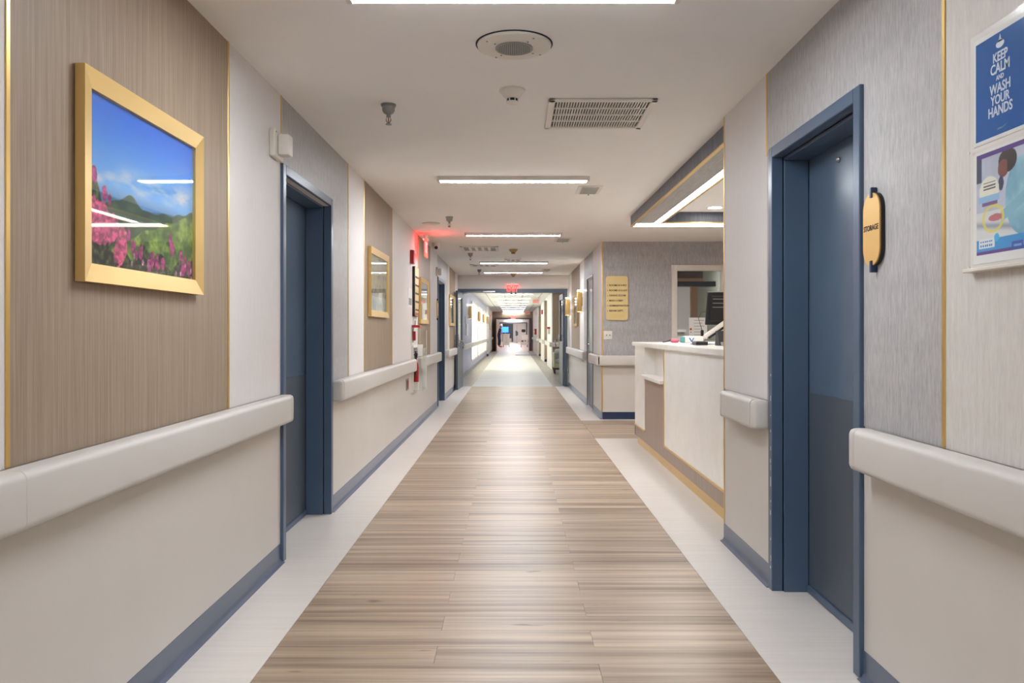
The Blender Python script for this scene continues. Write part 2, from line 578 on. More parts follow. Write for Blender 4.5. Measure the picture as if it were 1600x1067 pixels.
for a, c, mt, h in [(10.97, 12.16, 'white_panel', None), (12.16, 13.7, 'grey', (12.16, 13.1, 2.06)), (13.7, 14.55, 'white_panel', None), (14.55, 16.63, 'taupe', None), (16.63, Y_END, 'white_panel', None)]:
    wpanel(wr2, 1, a, c, mt, h)


def wains(par, s, y0, y1):
    q = MB(); q.wb(s, y0, y1, .09, .80, 0, .003)
    q.build('wainscot_panel', 'wains', par, label='warm grey lower wall sheet')


for a, c in [(-4.1, 4.17), (5.31, 12.78), (14.0, Y_END)]: wains(wl, -1, a, c)
for a, c in [(-4.1, 2.77), (3.75, 4.6)]: wains(wr, 1, a, c)
for a, c in [(10.97, 12.15), (13.11, Y_END)]: wains(wr2, 1, a, c)
# brass corner strip at the end of the near right wall and on the far corner
for (x, y, par) in [(W, 4.6, wr), (W, 10.97, wr2)]:
    q = MB(); sg = 1 if y < 5 else -1
    q.box(x - .006, x + .012, y - (.012 if sg > 0 else .006), y + (.006 if sg > 0 else .012), .1, CEIL)
    q.build('metal_strip', 'gold', par, label='gold corner strip')


def cove(name, s, segs, mat='base', label=None):
    for y0, y1 in segs:
        q = MB()
        x = lambda d: s * (W - d)
        pts = [(x(0), y0, .1), (x(.006), y0, .1), (x(.006), y0, .022), (x(.012), y0, .008), (x(.028), y0, .002), (x(.028), y0, 0), (x(0), y0, 0)]
        q.prism(pts, (0, y1 - y0, 0))
        q.build(name, mat, label=label, kind='structure')


cove('baseboard_left', -1, [(-4.1, 4.165), (5.315, 12.78), (14.0, Y_END)], label='blue-grey vinyl cove base under the wall with the flower picture')
cove('baseboard_right', 1, [(-4.1, 2.766), (3.755, 4.6)], label='blue-grey vinyl cove base beside the storage door')
cove('baseboard_right', 1, [(10.97, 12.15), (13.11, Y_END)], label='blue-grey vinyl cove base below the brass sconces')

# wall behind the camera
b = MB(); b.box(-1.5, 1.5, -4.3, -4.1, 0, CEIL); b.build('wall_back', 'paint', label='plain end wall closing the corridor', kind='structure')

# ------------------------------------------------------------------ reception recess walls
b = MB(); b.box(W + T, 4.1, 4.45, 4.6, 0, CEIL); b.build('wall_front', 'paint', label='short wall closing the reception recess beside the storage room', kind='structure')
b = MB(); b.box(4.0, 4.15, 4.6, 15, 0, CEIL); b.build('wall_side', 'paint', label='outer wall of the reception recess', kind='structure')
WY = 10.97
WX0, WX1, WZ0, WZ1 = 2.24, 2.90, 1.06, 2.06
b = MB()
b.box(W + T, WX0, WY, WY + .12, 0, CEIL); b.box(WX1, 4.0, WY, WY + .12, 0, CEIL); b.box(WX0, WX1, WY, WY + .12, 0, WZ0); b.box(WX0, WX1, WY, WY + .12, WZ1, CEIL)
wb_ = b.build('wall_back', 'paint', label='grey panelled wall behind the reception desk with the directory sign', kind='structure', origin=(2, WY, 0))
b = MB()
for (x0, x1, z0, z1) in [(W + .012, WX0, .878, CEIL), (WX1, 4.0, .878, CEIL), (WX0, WX1, WZ1, CEIL), (WX0, WX1, .878, WZ0)]: b.box(x0, x1, WY - .004, WY, z0, z1)
b.build('wall_panel', 'grey', wb_, label='grey silky panel')
b = MB(); b.box(W + .012, 4.0, WY - .003, WY, .1, .8); b.build('wainscot_panel', 'wains', wb_, label='warm grey lower wall sheet')
b = MB(); b.box(W + .004, 4.0, WY - .012, WY - .003, 0, .1, .003, 1); b.build('baseboard_back', 'navy', label='navy base under the directory sign', kind='structure')

# window in that wall
win = thing('window_1', (2.57, WY, WZ0), 'interior office window in a pale frame behind the reception desk', None, kind='structure')
for nm, bx in [('window_frame', (WX0 - .06, WX0 + .015, WZ0 - .05, WZ1 + .065)), ('window_frame', (WX1 - .03, WX1 + .05, WZ0 - .05, WZ1 + .065)),
               ('window_frame', (WX0 + .015, WX1 - .03, WZ1 - .015, WZ1 + .065)), ('window_frame', (WX0 + .015, WX1 - .03, WZ0 - .05, WZ0 + .02))]:
    q = MB(); q.box(bx[0], bx[1], WY - .03, WY + .1, bx[2], bx[3], .004, 1); q.build(nm, 'white_plastic', win)
q = MB(); q.box(WX0 + .01, WX1 - .02, WY + .05, WY + .056, WZ0, WZ1); q.build('pane', 'glass', win)
# office behind the glass
b = MB()
b.box(1.55, 4.0, 14.9, 15.0, 0, CEIL)
office = b.build('wall_back', 'paint', label='white wall of the office seen through the window', kind='structure', origin=(2.5, 14.9, 0))
b = MB(); b.box(3.42, 3.5, 11.2, 14.9, 0, CEIL); b.build('wall_side', 'office_green', label='sage green office wall seen through the window', kind='structure')
b = MB(); b.box(1.9, 3.0, 12.6, 12.75, 2.05, 2.30)
bul = b.build('trim_1', 'office_taupe', label='taupe overhead valance inside the office', kind='structure')
b = MB(); b.box(1.9, 3.0, 12.59, 12.76, 2.0, 2.05); b.build('edge_band', 'office_tan', bul, label='tan lower edge')
b = MB(); b.box(1.9, 3.2, 12.58, 12.77, 1.92, 2.0); b.build('blind_box', 'slate', bul, label='dark blue-grey strip')
b = MB(); b.box(2.82, 2.92, 12.6, 12.7, 0, 1.92); b.build('trim_2', 'office_tan', label='tan post inside the office', kind='structure')
b = MB(); b.box(2.2, 2.84, 13.2, 13.6, 0, 1.2, .01); b.box(2.18, 2.86, 13.18, 13.62, 1.2, 1.24)
b.build('office_cabinet', 'white_metal', label='low white cabinet standing in the office behind the window', cat='cabinet')

# ------------------------------------------------------------------ door builder
dn = [0]


def wall_door(s, y0, y1, zt, label, recess=.15, leafmat='door', framemat='frame', kickmat='kick', kick=.925, fw=.052, lever=None, hinges=False, proud=.02):
    dn[0] += 1
    d = thing('door_%d' % dn[0], (s * W, (y0 + y1) / 2, 0), label, None, kind='structure')
    i0, i1, zi = y0 + fw, y1 - fw, zt - fw
    # casing faces
    for a, c, e, f in [(y0, i0, 0, zt), (i1, y1, 0, zt), (i0, i1, zi, zt)]:
        q = MB(); q.wb(s, a, c, e, f, -.05, proud, .003, 1); q.build('door_frame', framemat, d)
    # jamb lining with a stop
    for a, c, e, f in [(i0 - .02, i0, 0, zi), (i1, i1 + .02, 0, zi), (i0, i1, zi, zi + .02)]:
        q = MB(); q.wb(s, a, c, e, f, -T, -.03); q.build('jamb', framemat, d)
    if recess > .1:
        for a, c, e, f in [(i0, i0 + .015, 0, zi - .015), (i1 - .015, i1, 0, zi - .015), (i0, i1, zi - .015, zi)]:
            q = MB(); q.wb(s, a, c, e, f, -recess + .004, -.034, .002, 1); q.build('door_stop', framemat, d)
    q = MB(); q.wb(s, i0 + .003, i1 - .003, .008, zi - .003, -recess - .045, -recess, .002, 1)
    leaf = q.build('door_leaf', leafmat, d)
    q = MB(); q.wb(s, i0 + .016, i1 - .016, .012, kick, -recess, -recess + .002); q.build('kick_plate', kickmat, leaf, label='duller darker lower plate')
    if recess > .1:
        q = MB(); q.wb(s, i0 + .016, i1 - .016, .0, .035, -recess, -recess + .012, .003, 1); q.build('sweep', framemat, leaf)
    if hinges:
        for hz in (.25, 1.02, 1.82):
            q = MB(); q.lathe((s * (W + recess - .008), i0 + .004, hz), [(.009, -.06), (.009, .06)], 'Z', 10); q.build('hinge', 'steel', d)
    if lever is not None:
        x = s * (W + recess); ly, lz = lever
        q = MB(); q.lathe((x, ly, lz), [(.03, 0), (.028, -s * .012), (.01, -s * .014), (.01, -s * .06)], 'X', 16)
        q.tube([(x - s * .055, ly, lz), (x - s * .06, ly - .06, lz), (x - s * .055, ly - .12, lz)], .009)
        q.build('handle', 'chrome', leaf, label='satin chrome lever handle', smooth=True)
    return d, leaf


d1, leaf1 = wall_door(-1, 4.165, 5.315, 2.09, 'recessed blue door below the call light plate, opposite the reception recess')
d2, leaf2 = wall_door(-1, 12.78, 14.0, 2.09, 'blue door beyond the fire extinguisher cabinet, slim and seen edge-on')
d3, leaf3 = wall_door(1, 2.766, 3.755, 2.068, 'blue storage door with chipped paint on its frame')
q = MB(); q.lathe((W + .15 - .001, 3.35, 1.93), [(.012, 0), (.012, -.004), (.005, -.012)], 'X', 12); q.build('bumper', 'steel', leaf3, smooth=True)
q = MB()
random.seed(5)
for k in range(16):
    z = random.choice([random.uniform(.1, .9), random.uniform(.55, 1.2)]); y = 3.712 + random.uniform(0, .006)
    q.box(W - .0206, W - .0195, y, y + random.uniform(.003, .008), z, z + random.uniform(.006, .03))
q.build('paint_chips', 'white_metal', d3, kind='stuff')
d4, leaf4 = wall_door(1, 12.15, 13.11, 2.09, 'slate grey door with chrome lever beside the brass sconce', recess=.012, leafmat='slate_leaf', framemat='slate', kickmat='slate', kick=.9, fw=.035, lever=(12.98, 1.0), hinges=True, proud=.012)


# ------------------------------------------------------------------ handrails
def handrail(s, y0, y1, label, cap0=True, cap1=True, seams=()):
    t = thing('handrail', (s * W, (y0 + y1) / 2, .735), label, 'handrail')
    z0, z1 = .737, .880
    c = .055
    a = y0 + (c if cap0 else 0); e = y1 - (c if cap1 else 0)
    cuts = [a] + list(seams) + [e]
    for k in range(len(cuts) - 1):
        q = MB()
        ya, yb = cuts[k] + .0008, cuts[k + 1] - .0008
        # rounded profile extruded along the wall
        prof = []
        for (cx, cz, a0) in [(.060, z0 + .022, -90), (.060, z1 - .022, 0)]:
            for j in range(6):
                t_ = math.radians(a0 + j * 18)
                prof.append((cx + .022 * math.cos(t_), cz + .022 * math.sin(t_)))
        prof = [(.022, z0)] + prof + [(.022, z1)]
        q.prism([(s * (W - d), ya, z) for d, z in prof], (0, yb - ya, 0))
        q.build('rail_cover', 'rail', t, smooth=True)
    q = MB(); q.wb(s, a, e, z0 + .008, z1 - .006, 0, .0225); q.build('retainer', 'rail_dark', t, label='grey backing strip')
    for on, ya, yb, sg in [(cap0, y0, y0 + c, 1), (cap1, y1 - c, y1, -1)]:
        if on:
            q = MB(); q.wb(s, ya, yb - 0.0, z0, z1, 0.001, .082, .021, 4); q.build('end_cap', 'rail', t, smooth=True)
    return t


handrail(-1, -4.0, 4.15, 'off-white handrail below the flower picture, with a thin joint', cap0=False, seams=(1.866,))
handrail(-1, 5.325, 9.44, 'off-white handrail between the recessed blue door and the extinguisher cabinet')
handrail(-1, 9.98, 12.72, 'off-white handrail from the extinguisher cabinet to the second blue door')
handrail(-1, 14.15, 16.25, 'short off-white handrail just before the open double door leaf')
handrail(1, -4.0, 2.72, 'off-white handrail below the hand washing posters', cap0=False)
handrail(1, 3.79, 4.42, 'stubby off-white handrail between storage door and reception desk')
handrail(1, 13.12, 17.25, 'off-white handrail below the two brass sconces')
# rail wrapping the far recess corner
t = thing('handrail', (W, WY, .735), 'off-white handrail wrapping the corner below the directory sign', 'handrail')
q = MB(); q.box(W - .082, W - .022, WY - .082, 12.06, .737, .88, .02, 3); q.build('rail_cover', 'rail', t, smooth=True)
q = MB(); q.box(W - .08, 3.95, WY - .082, WY - .022, .738, .879, .02, 3); q.build('rail_cover', 'rail', t, smooth=True)
q = MB(); q.box(W - .03, W - .001, WY, 12.04, .745, .874); q.box(W, 3.95, WY - .023, WY - .004, .745, .874); q.build('retainer', 'rail_dark', t, label='grey backing strip')
q = MB(); q.box(W - .083, W - .001, 12.04, 12.10, .737, .88, .02, 3); q.build('end_cap', 'rail', t, smooth=True)


# ------------------------------------------------------------------ ceiling fixtures
def linear_light(x, y, label, first=None):
    t = thing('linear_ceiling_light', (x, y, CEIL), label, 'ceiling light')
    q = MB(); q.box(x - .61, x + .61, y - .045, y + .045, CEIL - .034, CEIL, .002, 1); q.build('housing', 'white_metal', t)
    q = MB(); q.box(x - .585, x + .585, y - .041, y + .041, CEIL - .0355, CEIL - .034); q.build('diffuser', 'lamp', t, label='glowing white lens')
    for sx in (-1, 1):
        q = MB(); q.box(x + sx * .5855, x + sx * .61, y - .046, y + .046, CEIL - .038, CEIL - .001, .003, 1); q.build('end_cap', 'white_plastic', t)
    return t


LL = linear_light(0, 2.875, 'glowing linear ceiling light cut by the top of the picture')
for x, y, lb in [(0, 6.39, 'large linear ceiling light past the big square vent'), (0, 10.0, 'linear ceiling light level with the dome camera'),
                 (.01, 14.05, 'linear ceiling light second before the lintel of the double doors'), (0, 16.3, 'linear ceiling light closest to the lintel of the double doors'),
                 (0, -.5, 'linear ceiling light behind the viewer, first'), (0, -3.2, 'linear ceiling light behind the viewer by the end wall')]:
    dup(LL, (x, y - 2.875, 0), lb)

# PA speaker
t = thing('ceiling_speaker', (.004, 3.43, CEIL), 'round white ceiling speaker with a grey perforated centre', 'speaker')
q = MB(); q.lathe((.004, 3.43, CEIL), [(.158, 0), (.16, -.006), (.158, -.012), (.15, -.016), (.085, -.020), (.082, -.018)], 'Z', 48); q.build('cover_plate', 'white_plastic', t, smooth=True)
q = MB(); q.lathe((.004, 3.43, CEIL), [(.081, -.016), (.081, -.0215), (.0, -.0225)], 'Z', 40, cap=False); q.build('grille', 'greyplastic', t, label='grey perforated disc', smooth=True)
q = MB(); q.lathe((.004, 3.43, CEIL), [(.166, 0), (.166, -.003)], 'Z', 48); q.build('gasket', 'dark', t)
for k in range(4):
    a = math.radians(35 + 90 * k)
    for r in (.10, .14):
        q = MB(); q.lathe((.004 + r * math.cos(a), 3.43 + r * math.sin(a), CEIL - (.0215 if r < .12 else .0190)), [(.004, .002), (.004, -.0005)], 'Z', 8); q.build('screw', 'steel', t)
q = MB()
for i in range(-9, 10):
    for j in range(-9, 10):
        if i * i + j * j < 82:
            q.box(.004 + i * .008 - .0012, .004 + i * .008 + .0012, 3.43 + j * .008 - .0012, 3.43 + j * .008 + .0012, CEIL - .0232, CEIL - .0222)
q.build('perforations', 'dark', t, kind='stuff')

# smoke detectors
SD = thing('smoke_detector', (-.005, 4.08, CEIL), 'white smoke detector beyond the round speaker', 'smoke detector')
def det(par, x, y, m1):
    q = MB(); q.lathe((x, y, CEIL), [(.067, 0), (.067, -.010), (.058, -.014), (.05, -.03), (.034, -.044), (.030, -.046)], 'Z', 32); q.build('housing', m1, par, smooth=True)
    q = MB(); q.lathe((x, y, CEIL), [(.027, -.045), (.027, -.062)], 'Z', 20); q.build('sensor_gap', 'dark', par)
    q = MB(); q.lathe((x, y, CEIL), [(.032, -.060), (.032, -.064), (.022, -.070)], 'Z', 24); q.build('cap', m1, par, smooth=True)
    q = MB()
    for k in range(6):
        a = k * math.pi / 3
        q.box(x + .028 * math.cos(a) - .003, x + .028 * math.cos(a) + .003, y + .028 * math.sin(a) - .003, y + .028 * math.sin(a) + .003, CEIL - .061, CEIL - .044)
    q.build('rib', m1, par, kind='stuff')
det(SD, -.005, 4.08, 'white_plastic')
t = thing('smoke_detector', (0, 12.0, CEIL), 'tan smoke detector between two linear lights', 'smoke detector'); det(t, 0, 12.0, 'tan_plastic')
t = thing('smoke_detector', (.0, 17.0, CEIL), 'tan smoke detector right above the exit sign on the lintel', 'smoke detector'); det(t, 0, 17.0, 'tan_plastic')


# vents
def egg_vent(x0, x1, y0, y1, nx, ny, label, border=.035, back='vent_dark'):
    t = thing('ceiling_vent', ((x0 + x1) / 2, (y0 + y1) / 2, CEIL), label, 'vent')
    q = MB()
    q.box(x0, x1, y0, y0 + border, CEIL - .014, CEIL, .004, 1); q.box(x0, x1, y1 - border, y1, CEIL - .014, CEIL, .004, 1)
    q.box(x0, x0 + border, y0, y1, CEIL - .014, CEIL, .004, 1); q.box(x1 - border, x1, y0, y1, CEIL - .014, CEIL, .004, 1)
    q.build('vent_frame', 'white_metal', t)
    q = MB(); q.box(x0 + border, x1 - border, y0 + border, y1 - border, CEIL - .002, CEIL - .0005); q.build('backing', back, t)
    a, c = x0 + border, x1 - border; e, f = y0 + border, y1 - border
    for j in range(1, ny):
        y = e + (f - e) * j / ny
        q = MB(); q.box(a, c, y - .008, y + .008, CEIL - .010, CEIL - .002); q.build('crossbar', 'white_metal', t)
    for i in range(1, nx):
        x = a + (c - a) * i / nx
        q = MB(); q.box(x - (c - a) / nx * .22, x + (c - a) / nx * .22, e, f, CEIL - .009, CEIL - .002); q.build('slat', 'white_metal', t)
    return t


egg_vent(.19, .77, 4.22, 4.82, 34, 4, 'large square white return vent beside the smoke detector')
egg_vent(-.78, -.22, 11.55, 12.15, 5, 1, 'white five-bay vent beside the tan smoke detector', border=.045, back='greyplastic')
egg_vent(-.80, -.29, 14.65, 15.1, 4, 1, 'white vent near the left end of the last linear lights', border=.045, back='greyplastic')
egg_vent(-.15, .14, 13.55, 13.9, 3, 1, 'small white vent in the middle before a linear light', border=.03, back='greyplastic')


def small_vent(x0, x1, y0, y1, label):
    t = thing('ceiling_vent', ((x0 + x1) / 2, (y0 + y1) / 2, CEIL), label, 'vent')
    q = MB(); q.box(x0, x1, y0, y1, CEIL - .006, CEIL, .002, 1); q.build('vent_frame', 'white_metal', t)
    q = MB(); q.box(x0 + .035, x1 - .03, y0 + .05, y1 - .05, CEIL - .011, CEIL - .006, .001, 1); g_ = q.build('grille', 'vent_grey', t, label='grey slotted core')
    n = 9
    for i in range(n):
        y = y0 + .06 + (y1 - y0 - .12) * i / (n - 1)
        q = MB(); q.box(x0 + .04, x1 - .035, y - .006, y + .006, CEIL - .014, CEIL - .011); q.build('slat', 'vent_grey', g_)
    q = MB(); q.lathe(((x0 + x1) / 2 + .01, y1 - .04, CEIL - .012), [(.005, .004), (.004, -.012)], 'Z', 8); q.build('lever', 'steel', t)
    return t


small_vent(.555, .765, 6.76, 7.15, 'small white vent with grey core near the large linear light')
small_vent(.556, .78, 10.52, 10.95, 'small vent level with the reception recess far wall')
small_vent(.58, .76, 15.75, 16.2, 'small vent closest to the double doors, above the sconces')

# sprinklers
SP = thing('sprinkler_head', (-.68, 4.34, CEIL), 'pendent metal sprinkler beside the white smoke detector', 'sprinkler')
x, y = -.68, 4.34
q = MB(); q.lathe((x, y, CEIL), [(.041, 0), (.041, -.010), (.035, -.014), (.034, -.035), (.026, -.048), (.020, -.052)], 'Z', 24); q.build('escutcheon', 'steel', SP, smooth=True)
q = MB(); q.lathe((x, y, CEIL), [(.012, -.045), (.012, -.068), (.008, -.07)], 'Z', 12); q.build('stem', 'steel', SP)
q = MB(); q.tube([(x - .009, y, CEIL - .066), (x - .014, y, CEIL - .085), (x - .003, y, CEIL - .104)], .003, 6); q.tube([(x + .009, y, CEIL - .066), (x + .014, y, CEIL - .085), (x + .003, y, CEIL - .104)], .003, 6)
q.build('yoke', 'steel', SP)
q = MB(); q.lathe((x, y, CEIL), [(.0025, -.07), (.0025, -.102)], 'Z', 6); q.build('bulb', 'red', SP)
q = MB(); q.lathe((x, y, CEIL), [(.006, -.102), (.017, -.108), (.017, -.111), (.0, -.112)], 'Z', 16, cap=False); q.build('deflector', 'steel', SP)
dup(SP, (-.01, 8.59 - 4.34, 0), 'pendent metal sprinkler beside the flat round ceiling disc')
dup(SP, (.004, 12.56 - 4.34, 0), 'pendent metal sprinkler past the five-bay vent')
dup(SP, (0, 15.9 - 4.34, 0), 'pendent metal sprinkler closest to the double doors')
t = thing('ceiling_disc', (-.94, 9.1, CEIL), 'flat round white disc on the ceiling before the side exit sign', 'ceiling disc')
q = MB(); q.lathe((-.94, 9.1, CEIL), [(.097, 0), (.097, -.006), (.08, -.014), (.0, -.018)], 'Z', 36, cap=False); q.build('cover', 'white_plastic', t, smooth=True)
q = MB(); q.lathe((-.94, 9.1, CEIL), [(.102, 0), (.102, -.003)], 'Z', 36); q.build('gasket', 'greyplastic', t)

# dome camera
t = thing('dome_camera', (-1.08, 11.1, CEIL), 'white dome security camera with a dark lens under the ceiling', 'camera')
q = MB(); q.lathe((-1.08, 11.1, CEIL), [(.055, 0), (.055, -.035), (.050, -.050)], 'Z', 28); q.build('housing', 'white_plastic', t, smooth=True)
q = MB(); q.lathe((-1.08, 11.1, CEIL), [(.046, -.048), (.042, -.07), (.025, -.088), (.0, -.094)], 'Z', 28, cap=False); q.build('dome', 'white_metal', t, smooth=True)
q = MB(); q.lathe((-1.07, 11.065, CEIL - .072), [(.024, 0), (.022, -.018), (.012, -.026)], 'Y', 16); q.build('lens', 'black', t, label='black lens eye')

# ------------------------------------------------------------------ exit signs
def exit_sign(x, y, ztop, label, kind='F', wallmat='acrylic', letters=True, panel='acrylic', ink='exit_red', w=.33, h=.19, stem=None, lum='exit_red_strong'):
    t = thing('exit_sign', (x, y, ztop), label, 'exit sign')
    if kind == 'F':
        q = MB(); q.box(x - w / 2, x + w / 2, y - .02, y + .02, ztop - .022, ztop, .003, 1); q.build('housing', 'white_metal', t)
        q = MB(); q.box(x - w / 2 + .045, x + w / 2 - .045, y - .003, y + .003, ztop - .022 - h, ztop - .022); q.build('panel', panel, t, label='lit sign panel')
        text('lettering', 'EXIT', (.15 if ink == 'exit_soft' else .20), ink, (x, y - .006, ztop - .022 - h * .52), 'F', t, sx=.62)
        q = MB(); q.box(x - w / 2 + .05, x + w / 2 - .05, y - .01, y + .01, ztop - .026, ztop - .0221); q.build('light_strip', lum, t, label='glowing red strip')
        if stem:
            q = MB(); q.lathe((x, y, ztop), [(.05, stem), (.05, stem - .012), (.012, stem - .014), (.012, 0)], 'Z', 16); q.build('stem', 'white_metal', t)
    return t


e1 = exit_sign(-.02, 17.44, 2.26, 'red glowing exit sign on the lintel of the double doors', panel='acrylic', ink='exit_red', w=.34, h=.185)
q = MB(); q.box(-.07, .03, 17.44, 17.5, 2.262, 2.285, .003, 1); q.build('bracket', 'white_metal', e1)
exit_sign(.80, 28.0, 2.38, 'white exit sign with red letters on the tiled ceiling past the doors', panel='white_metal', ink='exit_soft', stem=.065, lum='white_metal')
exit_sign(.82, 45.0, 2.38, 'white exit sign farther along the tiled ceiling', panel='white_metal', ink='exit_soft', stem=.065, lum='white_metal')
exit_sign(.0, 49.2, 2.17, 'small red glowing exit sign above the distant cross doors', panel='exit_red', ink='exit_red_strong')
# side exit sign, its plane along the corridor
sx_, sy_ = -1.10, 10.02
t = thing('exit_sign', (sx_, sy_, CEIL), 'edge-on red exit sign under the ceiling casting a red glow on the wall', 'exit sign')
q = MB(); q.lathe((sx_, sy_, CEIL), [(.075, 0), (.075, -.012), (.03, -.02), (.03, -.05)], 'Z', 20); q.build('canopy', 'white_metal', t)
q = MB(); q.box(sx_ - .02, sx_ + .02, sy_ - .165, sy_ + .165, CEIL - .085, CEIL - .05, .003, 1); q.build('housing', 'white_metal', t)
q = MB(); q.box(sx_ - .004, sx_ + .004, sy_ - .16, sy_ + .16, CEIL - .30, CEIL - .085); q.build('panel', 'exit_red', t, label='glowing red panel')
text('lettering', 'EXIT', .19, 'exit_red_strong', (sx_ + .006, sy_, CEIL - .19), 'L', t, sx=.62)
q = MB(); q.box(sx_ - .021, sx_ - .0045, sy_ - .15, sy_ + .15, CEIL - .096, CEIL - .086); q.build('light_strip', 'exit_red_strong', t, label='glowing red strip')

# ------------------------------------------------------------------ reception: dropped ceiling ring
ZR = 2.335
t = thing('trim_3', (2.0, 6.6, ZR), 'dropped blue-grey light ring in the ceiling over the reception desk', None, kind='structure')
OX0, OX1, OY0, OY1 = 1.263, 3.3, 4.66, 8.56
IX0, IX1, IY0, IY1 = 1.55, 3.0, 4.95, 8.24
for (x0, x1, y0, y1) in [(OX0, OX0 + .02, OY0, OY1), (OX1 - .02, OX1, OY0, OY1), (OX0 + .02, OX1 - .02, OY1 - .02, OY1), (OX0 + .02, OX1 - .02, OY0, OY0 + .02),
                         (IX0 - .02, IX0, IY0, IY1), (IX1, IX1 + .02, IY0, IY1), (IX0 - .02, IX1 + .02, IY1, IY1 + .02), (IX0 - .02, IX1 + .02, IY0 - .02, IY0)]:
    q = MB(); q.box(x0, x1, y0, y1, ZR + .004, CEIL); q.build('fascia', 'bulk', t)
# underside boards in four lengths with fine cross joints
for k in range(4):
    ya = OY0 + .02 + k * .89; yb = min(ya + .886, OY1 - .3)
    q = MB(); q.box(OX0 + .02, IX0 - .085, ya, yb, ZR, ZR + .02, .001, 1); q.build('underside_panel', 'bulk_under', t)
q = MB(); q.box(IX1 + .02, OX1 - .02, OY0 + .3, OY1 - .3, ZR, ZR + .02); q.build('underside_panel', 'bulk_under', t)
q = MB(); q.box(OX0 + .02, OX1 - .02, OY1 - .298, OY1 - .24, ZR, ZR + .02); q.build('underside_panel', 'bulk_under', t)
q = MB(); q.box(OX0 + .02, OX1 - .02, OY0 + .02, IY0 - .02, ZR + .001, ZR + .021); q.build('underside_panel', 'bulk_under', t)
q = MB(); q.box(IX0 - .085, IX0 - .022, IY0, IY1, ZR + .002, ZR + .02); q.build('led_strip', 'led', t, label='glowing white strip')
q = MB(); q.box(OX0 + .05, OX1 - .02, OY1 - .235, OY1 - .02, ZR + .002, ZR + .02); q.build('led_strip', 'led', t, label='glowing white strip')
for (x0, x1, y0, y1) in [(OX0 - .004, OX0 + .02, OY0, OY1), (OX0, OX1, OY1 - .018, OY1 + .004), (IX0 - .022, IX0 + .004, IY0, IY1), (IX0, IX1, IY1 - .004, IY1 + .02)]:
    q = MB(); q.box(x0, x1, y0, y1, ZR - .004, ZR + .006); q.build('metal_edge', 'gold', t, label='gold edge trim')


def downlight(x, y, label, r=.075):
    t = thing('downlight', (x, y, CEIL), label, 'downlight')
    q = MB(); q.lathe((x, y, CEIL), [(r, 0), (r, -.004), (r * .8, -.006), (r * .78, -.001)], 'Z', 28); q.build('trim_ring', 'white_metal', t, smooth=True)
    q = MB(); q.lathe((x, y, CEIL), [(r * .77, 0), (r * .77, -.0035)], 'Z', 24); q.build('lens', 'spot', t, label='glowing lens')
    return t


downlight(2.01, 7.93, 'round downlight inside the dropped ring over the reception desk', r=.085)
downlight(2.4, 6.0, 'hidden round downlight deeper inside the dropped ring', r=.085)
dl = downlight(1.42, 24.2, 'downlight over the armchair past the double doors')
downlight(1.30, 30.4, 'downlight in the second bay past the double doors')
downlight(1.30, 40.5, 'distant downlight before the cross doors')

# ------------------------------------------------------------------ reception desk
desk = thing('reception_desk', (1.6, 6.7, 0), 'long reception desk in white stone and taupe laminate with gold trim', 'reception desk')
DX = 1.34
DY0, DYE = 4.66, 8.74
q = MB(); q.box(DX + .012, DX + .05, DY0, DYE - .1, 0, .08); q.box(DX + .05, 3.2, DYE - .14, DYE - .1, 0, .08); q.build('toe_kick', 'gold', desk, label='gold toe kick')
q = MB(); q.box(DX, DX + .04, DY0, 8.10, .08, .19); q.box(DX, DX + .04, 7.07, 8.10, .19, .735); q.build('front_panel', 'desk_wood', desk, label='taupe laminate front')
q = MB(); q.box(DX + .0, DX + .04, 8.10, DYE + .03, .08, .19); q.box(DX, 3.2, DYE - .01, DYE + .03, .08, .19); q.build('front_panel', 'desk_wood', desk, label='taupe laminate front')
q = MB(); q.box(DX - .004, DX + .04, DY0, 7.05, .20, 1.05, .002, 1); q.build('stone_panel', 'quartz', desk, label='white stone front panel')
q = MB(); q.box(DX - .002, DX + .42, 7.062, 7.10, .19, 1.05, .002, 1); q.build('side_panel', 'quartz', desk, label='white stone cheek')
q = MB(); q.box(DX - .004, DX + .42, 8.10, DYE, .20, 1.05, .002, 1); q.build('end_panel', 'quartz', desk, label='white stone end pillar')
q = MB(); q.box(DX - .009, DX + .01, 7.045, 7.062, .19, 1.05); q.build('metal_trim', 'gold', desk, label='upright gold trim')
q = MB(); q.box(DX - .009, DX + .01, DY0, 7.045, .186, .202); q.build('metal_trim', 'gold', desk, label='low gold trim')
q = MB(); q.box(DX - .009, DX + .01, 8.10, DYE + .01, .186, .202); q.box(DX, 3.2, DYE, DYE + .01, .186, .202); q.build('metal_trim', 'gold', desk, label='low gold trim')
q = MB(); q.box(DX - .04, DX + .40, 7.10, 8.10, .735, .77, .006, 2); q.build('low_shelf', 'quartz', desk, label='lower white stone shelf')
q = MB(); q.box(DX + .10, DX + .13, 7.10, 8.10, .77, 1.05); q.build('niche_back', 'quartz', desk, label='white panel behind the low shelf')
q = MB(); q.box(DX + .42, 3.2, 8.2, DYE, .20, 1.05); q.build('return_panel', 'quartz', desk, label='white stone return')
pts = [(1.31, DY0, 1.05), (1.31, 8.79, 1.05), (3.2, 8.79, 1.05), (3.2, 8.0, 1.05), (2.0, 8.0, 1.05), (2.0, DY0, 1.05)]
q = MB(); q.prism(pts, (0, 0, .042))
q.bm.edges.ensure_lookup_table()
bmesh.ops.recalc_face_normals(q.bm, faces=q.bm.faces)
bmesh.ops.bevel(q.bm, geom=list(q.bm.edges), offset=.004, segments=2, affect='EDGES')
q.build('countertop', 'quartz', desk, label='white stone countertop')
q = MB(); q.box(DX + .04, 2.0, DY0, DY0 + .03, .08, 1.05); q.box(1.96, 2.0, DY0, 8.0, .08, .72); q.build('carcass', 'desk_wood', desk)
CT = 1.093

